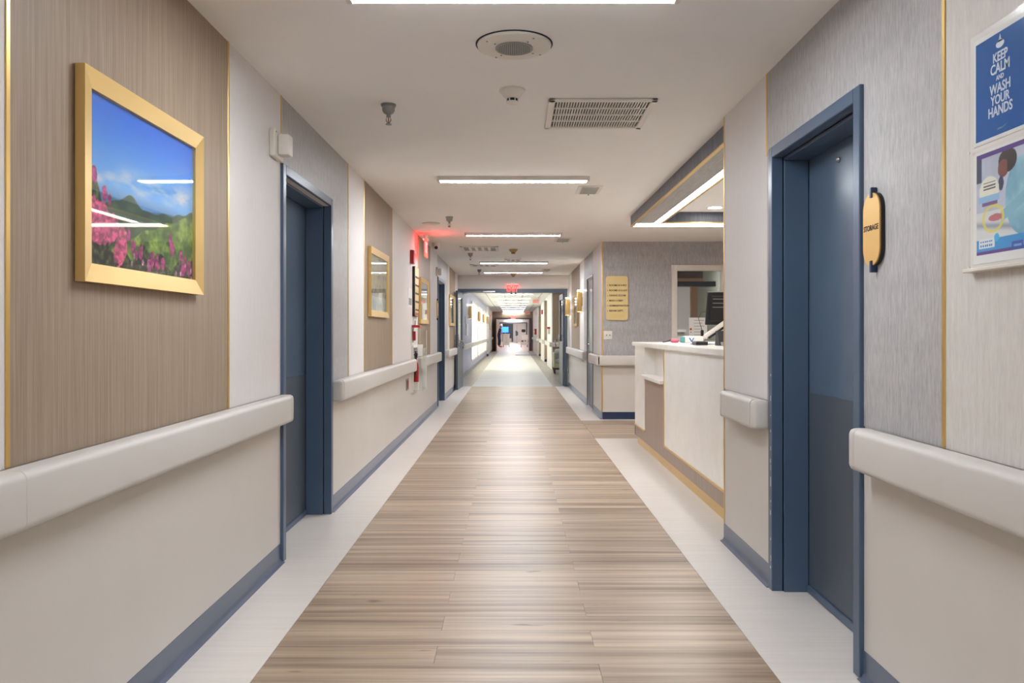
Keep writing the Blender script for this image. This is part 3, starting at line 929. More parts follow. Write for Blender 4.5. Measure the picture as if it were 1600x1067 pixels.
# monitor on an arm
mon = thing('monitor', (1.95, 8.25, CT), 'black monitor seen from behind on a silver arm at the reception desk', 'monitor')
mc = Vector((2.27, 8.22, 1.445)); ay = math.radians(12); tl = math.radians(-8)
ux = Vector((math.cos(ay), math.sin(ay), 0)); uz = Vector((-math.sin(tl) * math.sin(ay), math.sin(tl) * math.cos(ay), math.cos(tl))); uy = uz.cross(ux)
q = MB(); q.obox(mc, (ux, uy, uz), (.30, .012, .17), .006, 2); q.build('screen_housing', 'black', mon, smooth=True)
q = MB(); q.obox(mc - uy * .022 + uz * .0, (ux, uy, uz), (.26, .014, .13), .01, 2); q.build('rear_cover', 'black', mon, smooth=True)
for k in range(3):
    q = MB(); q.obox(mc - uy * .038 + uz * (.10 - .042 * k), (ux, uy, uz), (.25, .002, .003)); q.build('rib', 'greyplastic', mon, label='thin grey rib')
q = MB(); q.obox(mc - uy * .045 - uz * .05, (ux, uy, uz), (.05, .012, .05), .004, 1); q.build('mount_plate', 'chrome', mon)
q = MB()
q.lathe((1.955, 8.22, CT), [(.04, 0), (.04, .012), (.024, .016), (.024, .06), (.018, .064)], 'Z', 20)
arm = q.build('arm_base', 'chrome', mon, label='silver clamp base', smooth=True)
pa = Vector((1.965, 8.20, CT + .055)); pb = mc - uy * .07 - uz * .055
q = MB(); d = (pb - pa); L_ = d.length; dd = d.normalized(); sd = Vector((0, 1, 0)); up = dd.cross(sd)
q.obox((pa + pb) / 2, (dd, sd, up), (L_ / 2 + .02, .02, .024), .014, 3); q.build('arm', 'white_metal', mon, label='white and silver arm', smooth=True)
q = MB(); q.obox((pa + pb) / 2 - up * .034, (dd, sd, up), (L_ / 2 - .03, .016, .010), .004, 1); q.build('arm_cover', 'black', mon, label='black underside')
q = MB(); q.obox((1.945, 8.20, CT + .095), ((1, 0, 0), (0, 1, 0), (0, 0, 1)), (.014, .014, .035), .004, 1); q.build('cable_clip', 'black', mon)
q = MB(); q.tube([(1.945, 8.19, CT + .12), (1.92, 8.18, CT + .19), (1.90, 8.17, CT + .25), (1.93, 8.17, CT + .31), (2.0, 8.18, CT + .325), (2.1, 8.19, CT + .30)], .003, 6); q.build('cable', 'black', mon, smooth=True)

t = thing('dark_box', (1.70, 6.45, CT), 'dark grey desk stand against the corner of the wall on the countertop', 'desk stand')
q = MB(); q.prism([(1.66, 6.40, CT), (1.66, 6.55, CT), (1.66, 6.53, CT + .12), (1.66, 6.47, CT + .12)], (.14, 0, 0)); q.build('body', 'black', t)
q = MB(); q.box(1.67, 1.79, 6.40, 6.42, CT, CT + .03, .003, 1); q.build('lip', 'greyplastic', t)
t = thing('card_reader', (1.60, 6.75, CT), 'small black device with glossy top lying on the countertop', 'device')
q = MB(); q.box(1.52, 1.62, 6.62, 6.78, CT, CT + .03, .006, 2); q.build('body', 'black', t)
q = MB(); q.box(1.53, 1.61, 6.66, 6.77, CT + .03, CT + .033); q.build('glossy_top', 'slate', t)
q = MB(); q.tube([(1.58, 7.1, CT + .004), (1.66, 6.95, CT + .004), (1.74, 7.0, CT + .004), (1.80, 6.86, CT + .004), (1.88, 6.92, CT + .004), (1.96, 6.85, CT + .004)], .0035, 6)
q.build('cable', 'black', smooth=True, label='loose black cable lying across the countertop', cat='cable')
t = thing('wipes_packet', (1.80, 8.15, CT), 'white and teal wipes packet left of the monitor arm', 'wipes packet')
q = MB(); q.box(1.745, 1.935, 8.10, 8.19, CT, CT + .068, .012, 2); q.build('pack', 'paper', t, smooth=True)
q = MB(); q.box(1.715, 1.75, 8.099, 8.191, CT, CT + .062, .008, 2); q.build('end_band', 'teal', t, label='teal end')
q = MB(); q.prism([(1.785, 8.098, CT + .05), (1.80, 8.098, CT + .05), (1.815, 8.098, CT + .02), (1.83, 8.098, CT + .05), (1.84, 8.098, CT + .05), (1.82, 8.098, CT + .01), (1.81, 8.098, CT + .01)], (0, .001, 0)); q.build('printed_mark', 'blue_print', t)
t = thing('pink_pouch', (1.66, 8.2, CT), 'small pink pouch lying at the end of the countertop', 'pouch')
q = MB(); q.box(1.625, 1.70, 8.16, 8.24, CT, CT + .04, .014, 3); q.build('pouch', 'pink', t, smooth=True)
q = MB(); q.tube([(1.625, 8.2, CT + .03), (1.58, 8.2, CT + .012), (1.54, 8.21, CT + .006)], .005, 6); q.build('strap', 'dark', t)
# paper taped to the window
t = thing('notice', (2.49, WY - .006, 1.15), 'paper notice with orange spots taped to the office window', 'notice')
q = MB(); q.box(2.43, 2.68, WY + .040, WY + .042, 1.10, 1.40); q.build('sheet', 'paper', t)
q = MB()
for k in range(6): q.box(2.50, 2.64 - .03 * (k % 2), WY + .0392, WY + .0398, 1.36 - k * .04, 1.364 - k * .04)
q.build('printed_line', 'ink', t, kind='stuff')
for z, r in ((1.24, .016), (1.20, .008)):
    q = MB(); q.lathe((2.455, WY + .0398, z), [(r, 0), (r, -.0006)], 'Y', 14); q.build('printed_dot', 'orange_ink', t, label='orange spot')

# directory sign
t = thing('directory_sign', (1.427, WY - .004, 1.364), 'gold directory sign listing rooms on the grey recess wall', 'sign')


def rrect(u0, u1, v0, v1, r, n=6):
    out = []
    for cu_, cv_, a0 in [(u1 - r, v0 + r, -90), (u1 - r, v1 - r, 0), (u0 + r, v1 - r, 90), (u0 + r, v0 + r, 180)]:
        for j in range(n + 1):
            a = math.radians(a0 + 90 * j / n)
            out.append((cu_ + r * math.cos(a), cv_ + r * math.sin(a)))
    return out


q = MB(); q.prism([(u, WY - .022, v) for u, v in rrect(1.277, 1.577, 1.364, 1.97, .035)], (0, .018, 0)); q.build('plate', 'gold_pale', t)
for k, s_ in enumerate(['ROOMS B10-B22', 'ROOMS A10-A29', 'DINING ROOM', 'MAIN LOBBY', 'ADMINISTRATION', 'REHAB DEPT.']):
    z = 1.207 + (518 - (446 + 7.93 * k)) * WY / 1244
    text('lettering', s_, .034, 'ink', (1.318, WY - .023, z), 'F', t, align='LEFT', sx=.98)
    q = MB()
    if k == 0: q.prism([(1.294, WY - .0225, z - .007), (1.294, WY - .0225, z + .007), (1.306, WY - .0225, z)], (0, -.0006, 0))
    else: q.prism([(1.292, WY - .0225, z - .006), (1.306, WY - .0225, z - .006), (1.299, WY - .0225, z + .007)], (0, -.0006, 0))
    q.build('arrow', 'ink', t)
for k in range(3):
    q = MB(); q.box(1.34, 1.52 - .01 * k, WY - .0225, WY - .022, 1.432 - k * .016, 1.435 - k * .016); q.build('engraved_line', 'gold', t)
t = thing('switch_plate', (1.303, WY - .004, 1.10), 'square white switch plate below the directory sign', 'switch plate')
q = MB(); q.box(1.243, 1.365, WY - .012, WY - .004, 1.098, 1.218, .003, 1); q.build('plate', 'white_metal', t)
for x in (1.283, 1.327):
    q = MB(); q.box(x - .006, x + .006, WY - .022, WY - .012, 1.148, 1.168, .002, 1); q.build('toggle', 'greyplastic', t)

# ------------------------------------------------------------------ far lintel wall and double doors
b = MB(); b.box(-W, W, Y_END, Y_END + .1, 2.13, CEIL); b.box(-1.6, -W, Y_END, Y_END + .1, 0, CEIL); b.box(W, 2.2, Y_END, Y_END + .1, 0, CEIL)
b.build('wall_front', 'paint', label='pale lintel wall above the double doors', kind='structure')
dd_ = thing('door_5', (0, Y_END, 0), 'open blue double doors on the cross-corridor frame with an exit sign above', None, kind='structure')
FL, FR, FT = -1.221, 1.19, 2.145
for (x0, x1, z0, z1) in [(FL, FL + .065, 0, FT), (FR - .065, FR, 0, FT), (FL + .065, FR - .065, FT - .085, FT)]:
    q = MB(); q.box(x0, x1, Y_END - .03, Y_END + .13, z0, z1, .003, 1); q.build('door_frame', 'slate', dd_)


def glazed_leaf(hinge, d, lite_side, name, swing_lbl):
    """leaf from hinge point along unit direction d, 1.1 m long, 2.03 high, tall narrow lite"""
    h = Vector((hinge[0], hinge[1], 0)); d = Vector((d[0], d[1], 0)).normalized(); n = Vector((-d.y, d.x, 0)); up = Vector((0, 0, 1))
    Lw = 1.1
    def ob(u0, u1, z0, z1, th=.022, off=0):
        c = h + d * ((u0 + u1) / 2) + n * off + up * ((z0 + z1) / 2)
        return MB().obox(c, (d, n, up), ((u1 - u0) / 2, th, (z1 - z0) / 2))
    q = MB(); bm = q
    for (u0, u1, z0, z1) in [(0, .14, .01, 2.05), (Lw - .14, Lw, .01, 2.05), (.14, Lw - .14, .01, .98), (.14, Lw - .14, 1.93, 2.05)]:
        c = h + d * ((u0 + u1) / 2) + up * ((z0 + z1) / 2)
        q.obox(c, (d, n, up), ((u1 - u0) / 2, .022, (z1 - z0) / 2))
    leaf = q.build('door_leaf', 'slate', dd_, label=swing_lbl)
    g_ = ob(.14, Lw - .14, .98, 1.93, .003); g_.build('pane', 'glass', leaf)
    for sgn in (-1, 1):
        q = MB()
        c0 = h + d * (Lw - .10) + up * 1.02
        q.tube([c0 + n * sgn * .022, c0 + n * sgn * .10, c0 + n * sgn * .12 - d * .06 - up * .03, c0 + n * sgn * .13 - d * .10 - up * .10, c0 + n * sgn * .11 - d * .11 - up * .16], .013, 8)
        q.obox(c0 + n * sgn * .03, (d, n, up), (.04, .012, .12), .004, 1)
        q.build('handle', 'chrome', leaf, label='satin chrome lever', smooth=True)
    for z in (.25, 1.02, 1.85):
        q = MB(); q.lathe((h.x, h.y, z), [(.012, -.06), (.012, .06)], 'Z', 10); q.build('hinge', 'chrome', leaf)
    return leaf


la = glazed_leaf((-1.125, Y_END - .03), (-.035, -1), 1, 'a', 'leaf folded back towards the handrail')
lb = glazed_leaf((1.115, Y_END + .10), (-.012, 1), 1, 'b', 'leaf swung away, seen edge-on')
q = MB(); q.tube([(-1.09, 17.1, 2.02), (-.95, 17.3, 2.06), (-.62, 17.45, 2.08)], .012, 8); q.box(-.66, -.40, 17.42, 17.465, 2.065, 2.095); q.build('closer_arm', 'chrome', dd_, label='metal closer arm')
for x in (-.04, .05):
    q = MB(); q.box(x - .02, x + .02, 17.47, 17.53, 2.03, 2.06, .004, 1); q.build('latch_strike', 'black', dd_)


# ------------------------------------------------------------------ framed pictures
def vnoise(u, v, sc, seed):
    rs = np.random.RandomState(seed)
    n = 64
    g_ = rs.rand(n, n)
    x = u * sc; y = v * sc
    xi = np.floor(x).astype(int); yi = np.floor(y).astype(int)
    fx = x - xi; fy = y - yi
    fx = fx * fx * (3 - 2 * fx); fy = fy * fy * (3 - 2 * fy)
    a = g_[xi % n, yi % n]; b_ = g_[(xi + 1) % n, yi % n]; c = g_[xi % n, (yi + 1) % n]; d = g_[(xi + 1) % n, (yi + 1) % n]
    return (a * (1 - fx) + b_ * fx) * (1 - fy) + (c * (1 - fx) + d * fx) * fy


def fbm(u, v, sc, seed, o=4):
    t = 0; a = .5
    for k in range(o):
        t = t + a * vnoise(u, v, sc * 2 ** k, seed + k); a *= .5
    return t


def mixc(a, b_, f):
    f = np.clip(f, 0, 1)[..., None]
    return a * (1 - f) + b_ * f


def C(r, g, b_): return np.array([r, g, b_], float)


def landscape(u, v):
    img = mixc(np.zeros(u.shape + (3,)) + C(116, 188, 245), np.zeros(u.shape + (3,)) + C(14, 118, 236), (v - .45) / .5)
    band = .52 + .07 * u
    cl = np.exp(-((v - band) / .075) ** 2) * np.clip(fbm(u * 1.2 + .3, v * 3, 6, 3) * 2.6 - .75, 0, 1)
    img = mixc(img, C(222, 222, 232), cl * 1.1)
    low = np.clip((.50 - v) / .06, 0, 1)
    img = mixc(img, C(96, 150, 208), low * .8)
    sk = .385 + .085 * np.exp(-((u - .34) / .11) ** 2) + .03 * np.exp(-((u - .62) / .1) ** 2) + .12 * np.clip((u - .62) / .38, 0, 1) + .008 * np.sin(u * 40)
    far = .40 + .02 * np.sin(u * 9 + 1)
    img = mixc(img, C(74, 122, 150), (far + .02 - v) * 200)
    img = mixc(img, mixc(C(38, 70, 56) + np.zeros(u.shape + (3,)), C(84, 124, 70), fbm(u, v, 14, 9) * 1.6 - .5), (sk - v) * 200)
    gh = .14 + .34 * np.clip((u - .25) / .75, 0, 1) ** .8 + .01 * np.sin(u * 30)
    gc = mixc(C(58, 96, 40) + np.zeros(u.shape + (3,)), C(158, 186, 76), fbm(u, v, 22, 21) * 2.2 - .6)
    img = mixc(img, gc, (gh - v) * 120)
    leaf = .12 + .44 * np.exp(-(u / .13) ** 2) + .07 * np.sin(u * 23) * np.sin(u * 11) + .05 * (fbm(u, v, 20, 31) - .5)
    lc = mixc(C(22, 30, 20) + np.zeros(u.shape + (3,)), C(92, 116, 62), fbm(u * 1.4, v, 38, 41) * 2.6 - .9)
    img = mixc(img, lc, (leaf - v) * 60)
    rs = np.random.RandomState(4)
    asp = 1.5

    def blob(cu_, cv_, r, col, el=1.0, seed=0):
        nonlocal img
        du = (u - cu_) * asp; dv = (v - cv_) / el
        rr = np.sqrt(du * du + dv * dv) + (fbm(u, v, 30, 50 + seed) - .5) * r * .9
        c = mixc(C(*[x * .62 for x in col]) + np.zeros(u.shape + (3,)), C(*[min(255, x * 1.1) for x in col]), fbm(u + seed, v, 44, 60 + seed) * 2.4 - .6)
        img = mixc(img, c, (r - rr) / (r * .12))
    for cu_, cv_, r in [(.04, .30, .10), (.12, .26, .12), (.18, .24, .09), (.06, .20, .09)]: blob(cu_, cv_, r, (236, 96, 150), 1, int(cu_ * 100))
    for cu_, cv_, r in [(.27, .15, .075), (.25, .09, .07), (.28, .2, .05)]: blob(cu_, cv_, r, (240, 104, 148), 1.2, int(cu_ * 100))
    for cu_, cv_, r in [(.05, .52, .03), (.13, .44, .028), (.17, .40, .022), (.33, .22, .025), (.37, .15, .03), (.44, .13, .03), (.40, .10, .02), (.55, .10, .035), (.60, .07, .035), (.52, .05, .03), (.66, .08, .03),
                        (.74, .26, .03), (.76, .20, .035), (.86, .15, .03), (.91, .11, .035), (.96, .08, .04), (.88, .06, .03)]:
        blob(cu_, cv_, r, (196, 66, 140), 1.7, int(cu_ * 313) % 40)
    for k in range(10):
        cu_ = rs.uniform(.35, 1); cv_ = rs.uniform(.01, .1); blob(cu_, cv_, .014, (226, 160, 206), 1.3, k)
    return img


def abstract(u, v):
    n1 = fbm(u * 3, v * .8, 5, 71); n2 = fbm(u * 4, v, 7, 81); n3 = fbm(u * 2.5, v * 1.2, 9, 91)
    img = mixc(C(206, 208, 196) + np.zeros(u.shape + (3,)), C(196, 184, 96), n1 * 3 - 1.1)
    img = mixc(img, C(120, 150, 178), n2 * 4 - 2.3)
    img = mixc(img, C(150, 110, 86), (n3 - .55) * 6)
    bridge = (np.abs(v - .30) < .035) * (np.sin(u * 60) > -.4)
    img = mixc(img, C(70, 76, 92), bridge * .85)
    img = mixc(img, C(214, 224, 224), (v < .26) * .7)
    img = mixc(img, C(92, 130, 150), (v < .24) * np.clip(n2 * 5 - 2.4, 0, 1))
    return img


def waterfall(u, v):
    img = C(214, 214, 212) + np.zeros(u.shape + (3,))
    img = mixc(img, C(98, 112, 122), (np.abs(v - .55) < .06).astype(float))
    img = mixc(img, C(236, 226, 206), ((v < .48) & (v > .3)).astype(float))
    img = mixc(img, C(150, 134, 116), np.clip(fbm(u * 2, v, 6, 101) * 4 - 2, 0, 1) * (v < .4))
    return img


def lake(u, v):
    img = mixc(C(60, 84, 84) + np.zeros(u.shape + (3,)), C(120, 160, 160), fbm(u, v, 7, 111) * 2.4 - .6)
    img = mixc(img, C(170, 190, 196), (v - .6) * 4)
    return img


def stripes(u, v):
    img = C(210, 200, 182) + np.zeros(u.shape + (3,))
    img = mixc(img, C(62, 84, 108), np.clip(np.sin(v * 17 + fbm(u, v, 5, 121) * 9) * 2, 0, 1))
    return img


def print_mesh(name, s, y0, y1, z0, z1, d, fn, parent, nu, nv, label=None):
    """a flat print on the wall; its colours are laid on a fine grid"""
    us = (np.arange(nu + 1) / nu); vs = (np.arange(nv + 1) / nv)
    U, V = np.meshgrid(us, vs)
    uu = U if s < 0 else 1 - U
    img = np.clip(fn(uu, V), 0, 255) / 255.0
    linc = np.where(img <= .04045, img / 12.92, ((img + .055) / 1.055) ** 2.4)
    org = wloc(parent)
    P = np.stack([np.full(U.shape, s * (W - d)) - org.x, y0 + (y1 - y0) * U - org.y, z0 + (z1 - z0) * V - org.z], -1).reshape(-1, 3)
    idx = np.arange((nu + 1) * (nv + 1)).reshape(nv + 1, nu + 1)
    F = np.stack([idx[:-1, :-1], idx[:-1, 1:], idx[1:, 1:], idx[1:, :-1]], -1).reshape(-1, 4)
    if s > 0: F = F[:, ::-1]
    me = bpy.data.meshes.new(name)
    me.from_pydata(P.tolist(), [], F.tolist())
    at = me.color_attributes.new('Col', 'FLOAT_COLOR', 'POINT')
    at.data.foreach_set('color', np.concatenate([linc, np.ones(linc.shape[:2] + (1,))], -1).reshape(-1).astype(np.float32))
    me.materials.append(M['print'])
    o = bpy.data.objects.new(name, me); COL.objects.link(o); o.parent = parent
    if label: o['label'] = label
    return o


def framed(s, y0, y1, z0, z1, fw, fn, label, n, name='framed_picture', mat='gold_frame', depth=.028, plabel=None):
    t = thing(name, (s * W, (y0 + y1) / 2, z0), label, 'framed picture')
    d0, d1 = .008, .008 + depth
    # four mitred bars
    o_ = [(y0, z0), (y1, z0), (y1, z1), (y0, z1)]; i_ = [(y0 + fw, z0 + fw), (y1 - fw, z0 + fw), (y1 - fw, z1 - fw), (y0 + fw, z1 - fw)]
    for k in range(4):
        a, b2 = o_[k], o_[(k + 1) % 4]; c, e = i_[(k + 1) % 4], i_[k]
        q = MB()
        pr = [[(s * (W - d0), p_[0], p_[1]) for p_ in (a, b2, c, e)], [(s * (W - d1), a[0], a[1]), (s * (W - d1), b2[0], b2[1]), (s * (W - d1 + .010), c[0], c[1]), (s * (W - d1 + .010), e[0], e[1])]]
        va = [q.bm.verts.new(p_) for p_ in pr[0]]; vb = [q.bm.verts.new(p_) for p_ in pr[1]]
        q.bm.faces.new(va); q.bm.faces.new(vb[::-1])
        for j in range(4): q.bm.faces.new([va[j], va[(j + 1) % 4], vb[(j + 1) % 4], vb[j]])
        q.build('frame_bar', mat, t)
    q = MB(); q.wb(s, y0 + fw * .5, y1 - fw * .5, z0 + fw * .5, z1 - fw * .5, .006, .012); q.build('backing', 'ink', t)
    print_mesh('print', s, y0 + fw, y1 - fw, z0 + fw, z1 - fw, .0135, fn, t, n[0], n[1], plabel)
    q = MB(); q.wb(s, y0 + fw, y1 - fw, z0 + fw, z1 - fw, .019, .021); q.build('glass', 'glass', t)
    return t


framed(-1, 2.205, 3.052, 1.347, 1.952, .054, landscape, 'large gold-framed photograph of pink flowers before green hills', (240, 180), plabel='pink flowers, green hills and blue sky')
framed(-1, 6.66, 7.62, 1.335, 1.925, .055, abstract, 'gold-framed abstract painting in yellow and blue with a dark railing', (90, 60))
framed(-1, 10.27, 11.22, 1.312, 1.912, .055, waterfall, 'gold-framed pale picture with a grey band beyond the fire alarm', (40, 40))
framed(-1, 15.0, 16.15, 1.32, 1.914, .055, lake, 'gold-framed teal picture just before the double doors', (30, 30))
framed(1, 14.9, 15.75, 1.31, 1.912, .05, stripes, 'thin-framed picture of blue and cream waves beyond the brass sconce', (30, 40), mat='tan_plastic')

# ------------------------------------------------------------------ left wall devices
def calllight(y, label):
    t = thing('call_light', (-W, y, 2.08), label, 'call light')
    q = MB(); q.wb(-1, y, y + .15, 2.085, 2.225, .004, .034, .006, 2); q.build('back_box', 'white_plastic', t)
    q = MB(); q.wb(-1, y + .045, y + .125, 2.10, 2.205, .034, .090, .008, 2); q.build('lens', 'white_metal', t, label='pale square lens', smooth=True)
    q = MB(); q.wb(-1, y + .015, y + .022, 2.205, 2.212, .034, .037); q.build('screw', 'steel', t)
calllight(3.97, 'white call light box on the wall above the recessed blue door corner')
calllight(12.56, 'white call light box beside the second blue door')

t = thing('fire_strobe', (-W, 9.45, 2.0), 'red wall fire alarm strobe with a white lens under the red glow', 'fire alarm')
q = MB(); q.wb(-1, 9.38, 9.50, 2.01, 2.17, .004, .05, .006, 2); q.build('body', 'red', t)
q = MB(); q.wb(-1, 9.39, 9.49, 2.13, 2.165, .05, .065, .004, 1); q.build('strobe', 'white_metal', t, label='clear strobe lens')
t = thing('wall_plaque', (-W, 9.8, 1.39), 'tall narrow mirror plaque with brass back and dark rungs below the fire strobe', 'plaque')
q = MB(); q.prism([(-W + .004, u, v) for u, v in rrect(9.60, 9.98, 1.39, 2.0, .03)], (.03, 0, 0)); q.build('backing', 'ink', t)
q = MB(); q.prism([(-W + .034, u, v) for u, v in rrect(9.61, 9.97, 1.395, 1.995, .03)], (.004, 0, 0)); q.build('plate', 'gold_pale', t)
for k in range(5):
    q = MB(); q.wb(-1, 9.63, 9.95, 1.46 + k * .10, 1.482 + k * .10, .038, .04); q.build('raised_letter_line', 'dark_wood', t)
q = MB(); q.wb(-1, 9.64, 9.94, 1.40, 1.44, .038, .04); q.build('footer', 'orange_wood', t)
t = thing('paper_notice', (-W, 9.38, 1.5), 'small pale paper notice on the wall below the fire strobe', 'notice')
q = MB(); q.wb(-1, 9.22, 9.54, 1.49, 1.72, .004, .008); q.build('sheet', 'paper', t)
q = MB(); q.wb(-1, 9.25, 9.51, 1.52, 1.60, .008, .0086); q.build('printed_block', 'greyplastic', t)
t = thing('light_switch', (-W, 9.75, 1.27), 'white rocker switch plate above the covered pull station', 'switch')
q = MB(); q.wb(-1, 9.66, 9.94, 1.265, 1.365, .004, .012, .002, 1); q.build('plate', 'white_metal', t)
q = MB(); q.wb(-1, 9.76, 9.84, 1.285, 1.345, .012, .018, .002, 1); q.build('rocker', 'greyplastic', t)
t = thing('pull_station', (-W, 9.6, 1.05), 'red fire pull station under a clear cover beside the handrail end', 'fire alarm')
q = MB(); q.wb(-1, 9.46, 9.74, 1.05, 1.29, .004, .012); q.build('back_plate', 'white_metal', t)
q = MB(); q.wb(-1, 9.57, 9.63, 1.10, 1.21, .012, .045, .005, 1); q.build('lever_box', 'red', t)
q = MB(); q.wb(-1, 9.50, 9.70, 1.07, 1.24, .012, .10, .008, 2); q.build('cover', 'acrylic', t, label='clear plastic cover')
q = MB(); q.wb(-1, 9.49, 9.71, 1.255, 1.285, .012, .105, .006, 2); q.build('hood', 'red', t, label='red top hood')
# extinguisher cabinet
t = thing('extinguisher_cabinet', (-W, 9.75, .47), 'white fire extinguisher cabinet with a clear bubble door between two handrails', 'extinguisher cabinet')
for (a, c, e, f) in [(9.50, 9.53, .47, 1.04), (9.93, 9.96, .47, 1.04), (9.53, 9.93, .47, .50), (9.53, 9.93, 1.01, 1.04)]:
    q = MB(); q.wb(-1, a, c, e, f, .002, .03, .002, 1); q.build('cabinet_frame', 'white_metal', t)
q = MB(); q.wb(-1, 9.53, 9.93, .50, 1.01, .002, .006); q.build('back_panel', 'greyplastic', t)
for (a, c, e, f) in [(9.54, 9.545, .50, 1.01), (9.915, 9.92, .50, 1.22)]:
    q = MB(); q.wb(-1, a, c, e, f, .03, .135); q.build('bubble_side', 'acrylic', t, label='clear bubble side')
q = MB(); q.wb(-1, 9.54, 9.92, .50, 1.01, .133, .136); q.build('bubble_front', 'acrylic', t, label='clear bubble front')
q = MB(); q.tube([(-W + .14, 9.93, .50), (-W + .14, 9.93, 1.22)], .004, 6); q.build('edge', 'white_metal', t, label='bright white edge')
t = thing('fire_extinguisher', (-W + .05, 9.60, .505), 'red fire extinguisher with a white tag inside the clear cabinet', 'fire extinguisher')
EX, EY = -W + .05, 9.60
q = MB(); q.lathe((EX, EY, .60), [(.028, 0), (.032, .01), (.032, .18), (.024, .22), (.012, .25), (.012, .31)], 'Z', 20); q.build('cylinder', 'red', t, smooth=True)
q = MB(); q.box(EX - .02, EX + .02, EY - .05, EY + .06, .92, .935); q.box(EX - .01, EX + .01, EY - .06, EY + .06, .955, .97); q.lathe((EX, EY, .89), [(.018, 0), (.018, .06)], 'Z', 12); q.build('valve', 'black', t)
q = MB(); q.tube([(EX, EY - .03, .92), (EX, EY - .048, .88), (EX, EY - .048, .74), (EX, EY - .045, .68)], .008, 8); q.build('hose', 'black', t, smooth=True)
q = MB(); q.obox((EX + .045, 9.66, .98), ((.4, .3, 0), (-.3, .4, 0), (0, 0, 1)), (.035, .001, .07)); q.build('tag', 'paper', t, label='white inspection tag')
q = MB(); q.box(EX - .03, EX + .03, EY - .05, EY + .06, .505, .598, .003, 1); q.build('foot_block', 'white_metal', t, label='white support block')
t = thing('outlet_plate', (-W, 9.13, .53), 'small outlet plate with a red socket below the handrail', 'outlet')
q = MB(); q.wb(-1, 9.04, 9.24, .535, .665, .003, .010, .002, 1); q.build('plate', 'steel', t)
q = MB(); q.wb(-1, 9.11, 9.18, .555, .645, .010, .016, .002, 1); q.build('socket', 'red', t, label='red socket')
t = thing('room_sign', (-W, 12.66, 1.4), 'slim dark room sign with gold plate beside the second blue door', 'sign')
q = MB(); q.wb(-1, 12.63, 12.74, 1.42, 1.70, .004, .02, .004, 1); q.build('plate', 'gold_sign', t)
q = MB(); q.wb(-1, 12.67, 12.70, 1.39, 1.46, .004, .024); q.wb(-1, 12.67, 12.70, 1.66, 1.73, .004, .024); q.build('clip', 'ink', t)

# ------------------------------------------------------------------ right wall: storage sign and posters
t = thing('storage_sign', (W, 2.665, 1.42), 'gold capsule sign reading STORAGE beside the blue storage door', 'sign')
def capsule(y0, y1, z0, z1, d0, d1):
    r = (y1 - y0) / 2 * .98
    return MB().prism([(W - d0, u, v) for u, v in rrect(y0, y1, z0, z1, r, 10)], (-(d1 - d0), 0, 0))
capsule(2.607, 2.727, 1.428, 1.672, .004, .016).build('backing', 'ink', t, label='black backing')
capsule(2.612, 2.734, 1.428, 1.672, .016, .021).build('plate', 'gold_sign', t)
for z0, z1 in ((1.655, 1.69), (1.405, 1.445)):
    q = MB(); q.wb(1, 2.662, 2.676, z0, z1, .004, .026, .002, 1); q.build('clip', 'navy', t, label='dark clip')
text('lettering', 'STORAGE', .026, 'ink', (W - .0215, 2.673, 1.554), 'R', t, sx=.95)

t = thing('poster_holder', (W, 1.99, 1.36), 'clear wall holder with the hand washing posters, one above the other', 'poster holder')
q = MB(); q.wb(1, 1.845, 2.118, 1.362, 1.985, .004, .0065, .001, 1); q.build('back_sheet', 'white_metal', t, label='frosted back sheet')
for z0, z1 in ((1.362, 1.678), (1.687, 1.985)):
    q = MB(); q.wb(1, 1.852, 2.112, z0, z1, .0115, .0135); q.build('front_sheet', 'acrylic', t, label='clear front sheet')
for y in (2.108, 1.86):
    for z in (1.68, 1.375, 1.53):
        q = MB(); q.lathe((W - .0135, y, z), [(.004, 0), (.004, -.003)], 'X', 10); q.build('rivet', 'white_plastic', t)
q = MB(); q.wb(1, 1.845, 2.115, 1.362, 1.372, .0065, .03, .002, 1); q.build('ledge', 'white_plastic', t)
# blue poster
t = thing('poster', (W, 1.98, 1.69), 'blue poster reading KEEP CALM AND WASH YOUR HANDS', 'poster')
q = MB(); q.wb(1, 1.864, 2.098, 1.69, 1.967, .007, .0082); q.build('sheet', 'paper', t)
q = MB(); q.wb(1, 1.868, 2.088, 1.70, 1.955, .0082, .0088); q.build('blue_field', 'blue_print', t, label='blue printed field')
px_ = 1.984
for s_, z, sz in [('KEEP', 1.894, .033), ('CALM', 1.866, .036), ('AND', 1.842, .017), ('WASH', 1.816, .035), ('YOUR', 1.788, .033), ('HANDS', 1.760, .035)]:
    text('lettering', s_, sz, 'white_ink', (W - .0091, px_, z), 'R', t, sx=.84)
q = MB()
q.prism([(W - .0088, px_ + .017 * math.cos(a), 1.925 + .010 * math.sin(a)) for a in [math.pi * 2 * k / 16 for k in range(16)]], (-.0005, 0, 0))
q.prism([(W - .0088, px_ - .012, 1.930), (W - .0088, px_ - .004, 1.938), (W - .0088, px_, 1.950), (W - .0088, px_ + .004, 1.938), (W - .0088, px_ + .012, 1.930)], (-.0005, 0, 0))
q.build('emblem', 'white_ink', t, label='small white emblem')
q = MB(); q.prism([(W - .0088, px_ + .012, 1.712), (W - .0088, px_ + .006, 1.717), (W - .0088, px_ - .010, 1.7155), (W - .0088, px_ - .03, 1.720), (W - .0088, px_ - .01, 1.713)], (-.0005, 0, 0)); q.build('small_mark', 'teal', t)
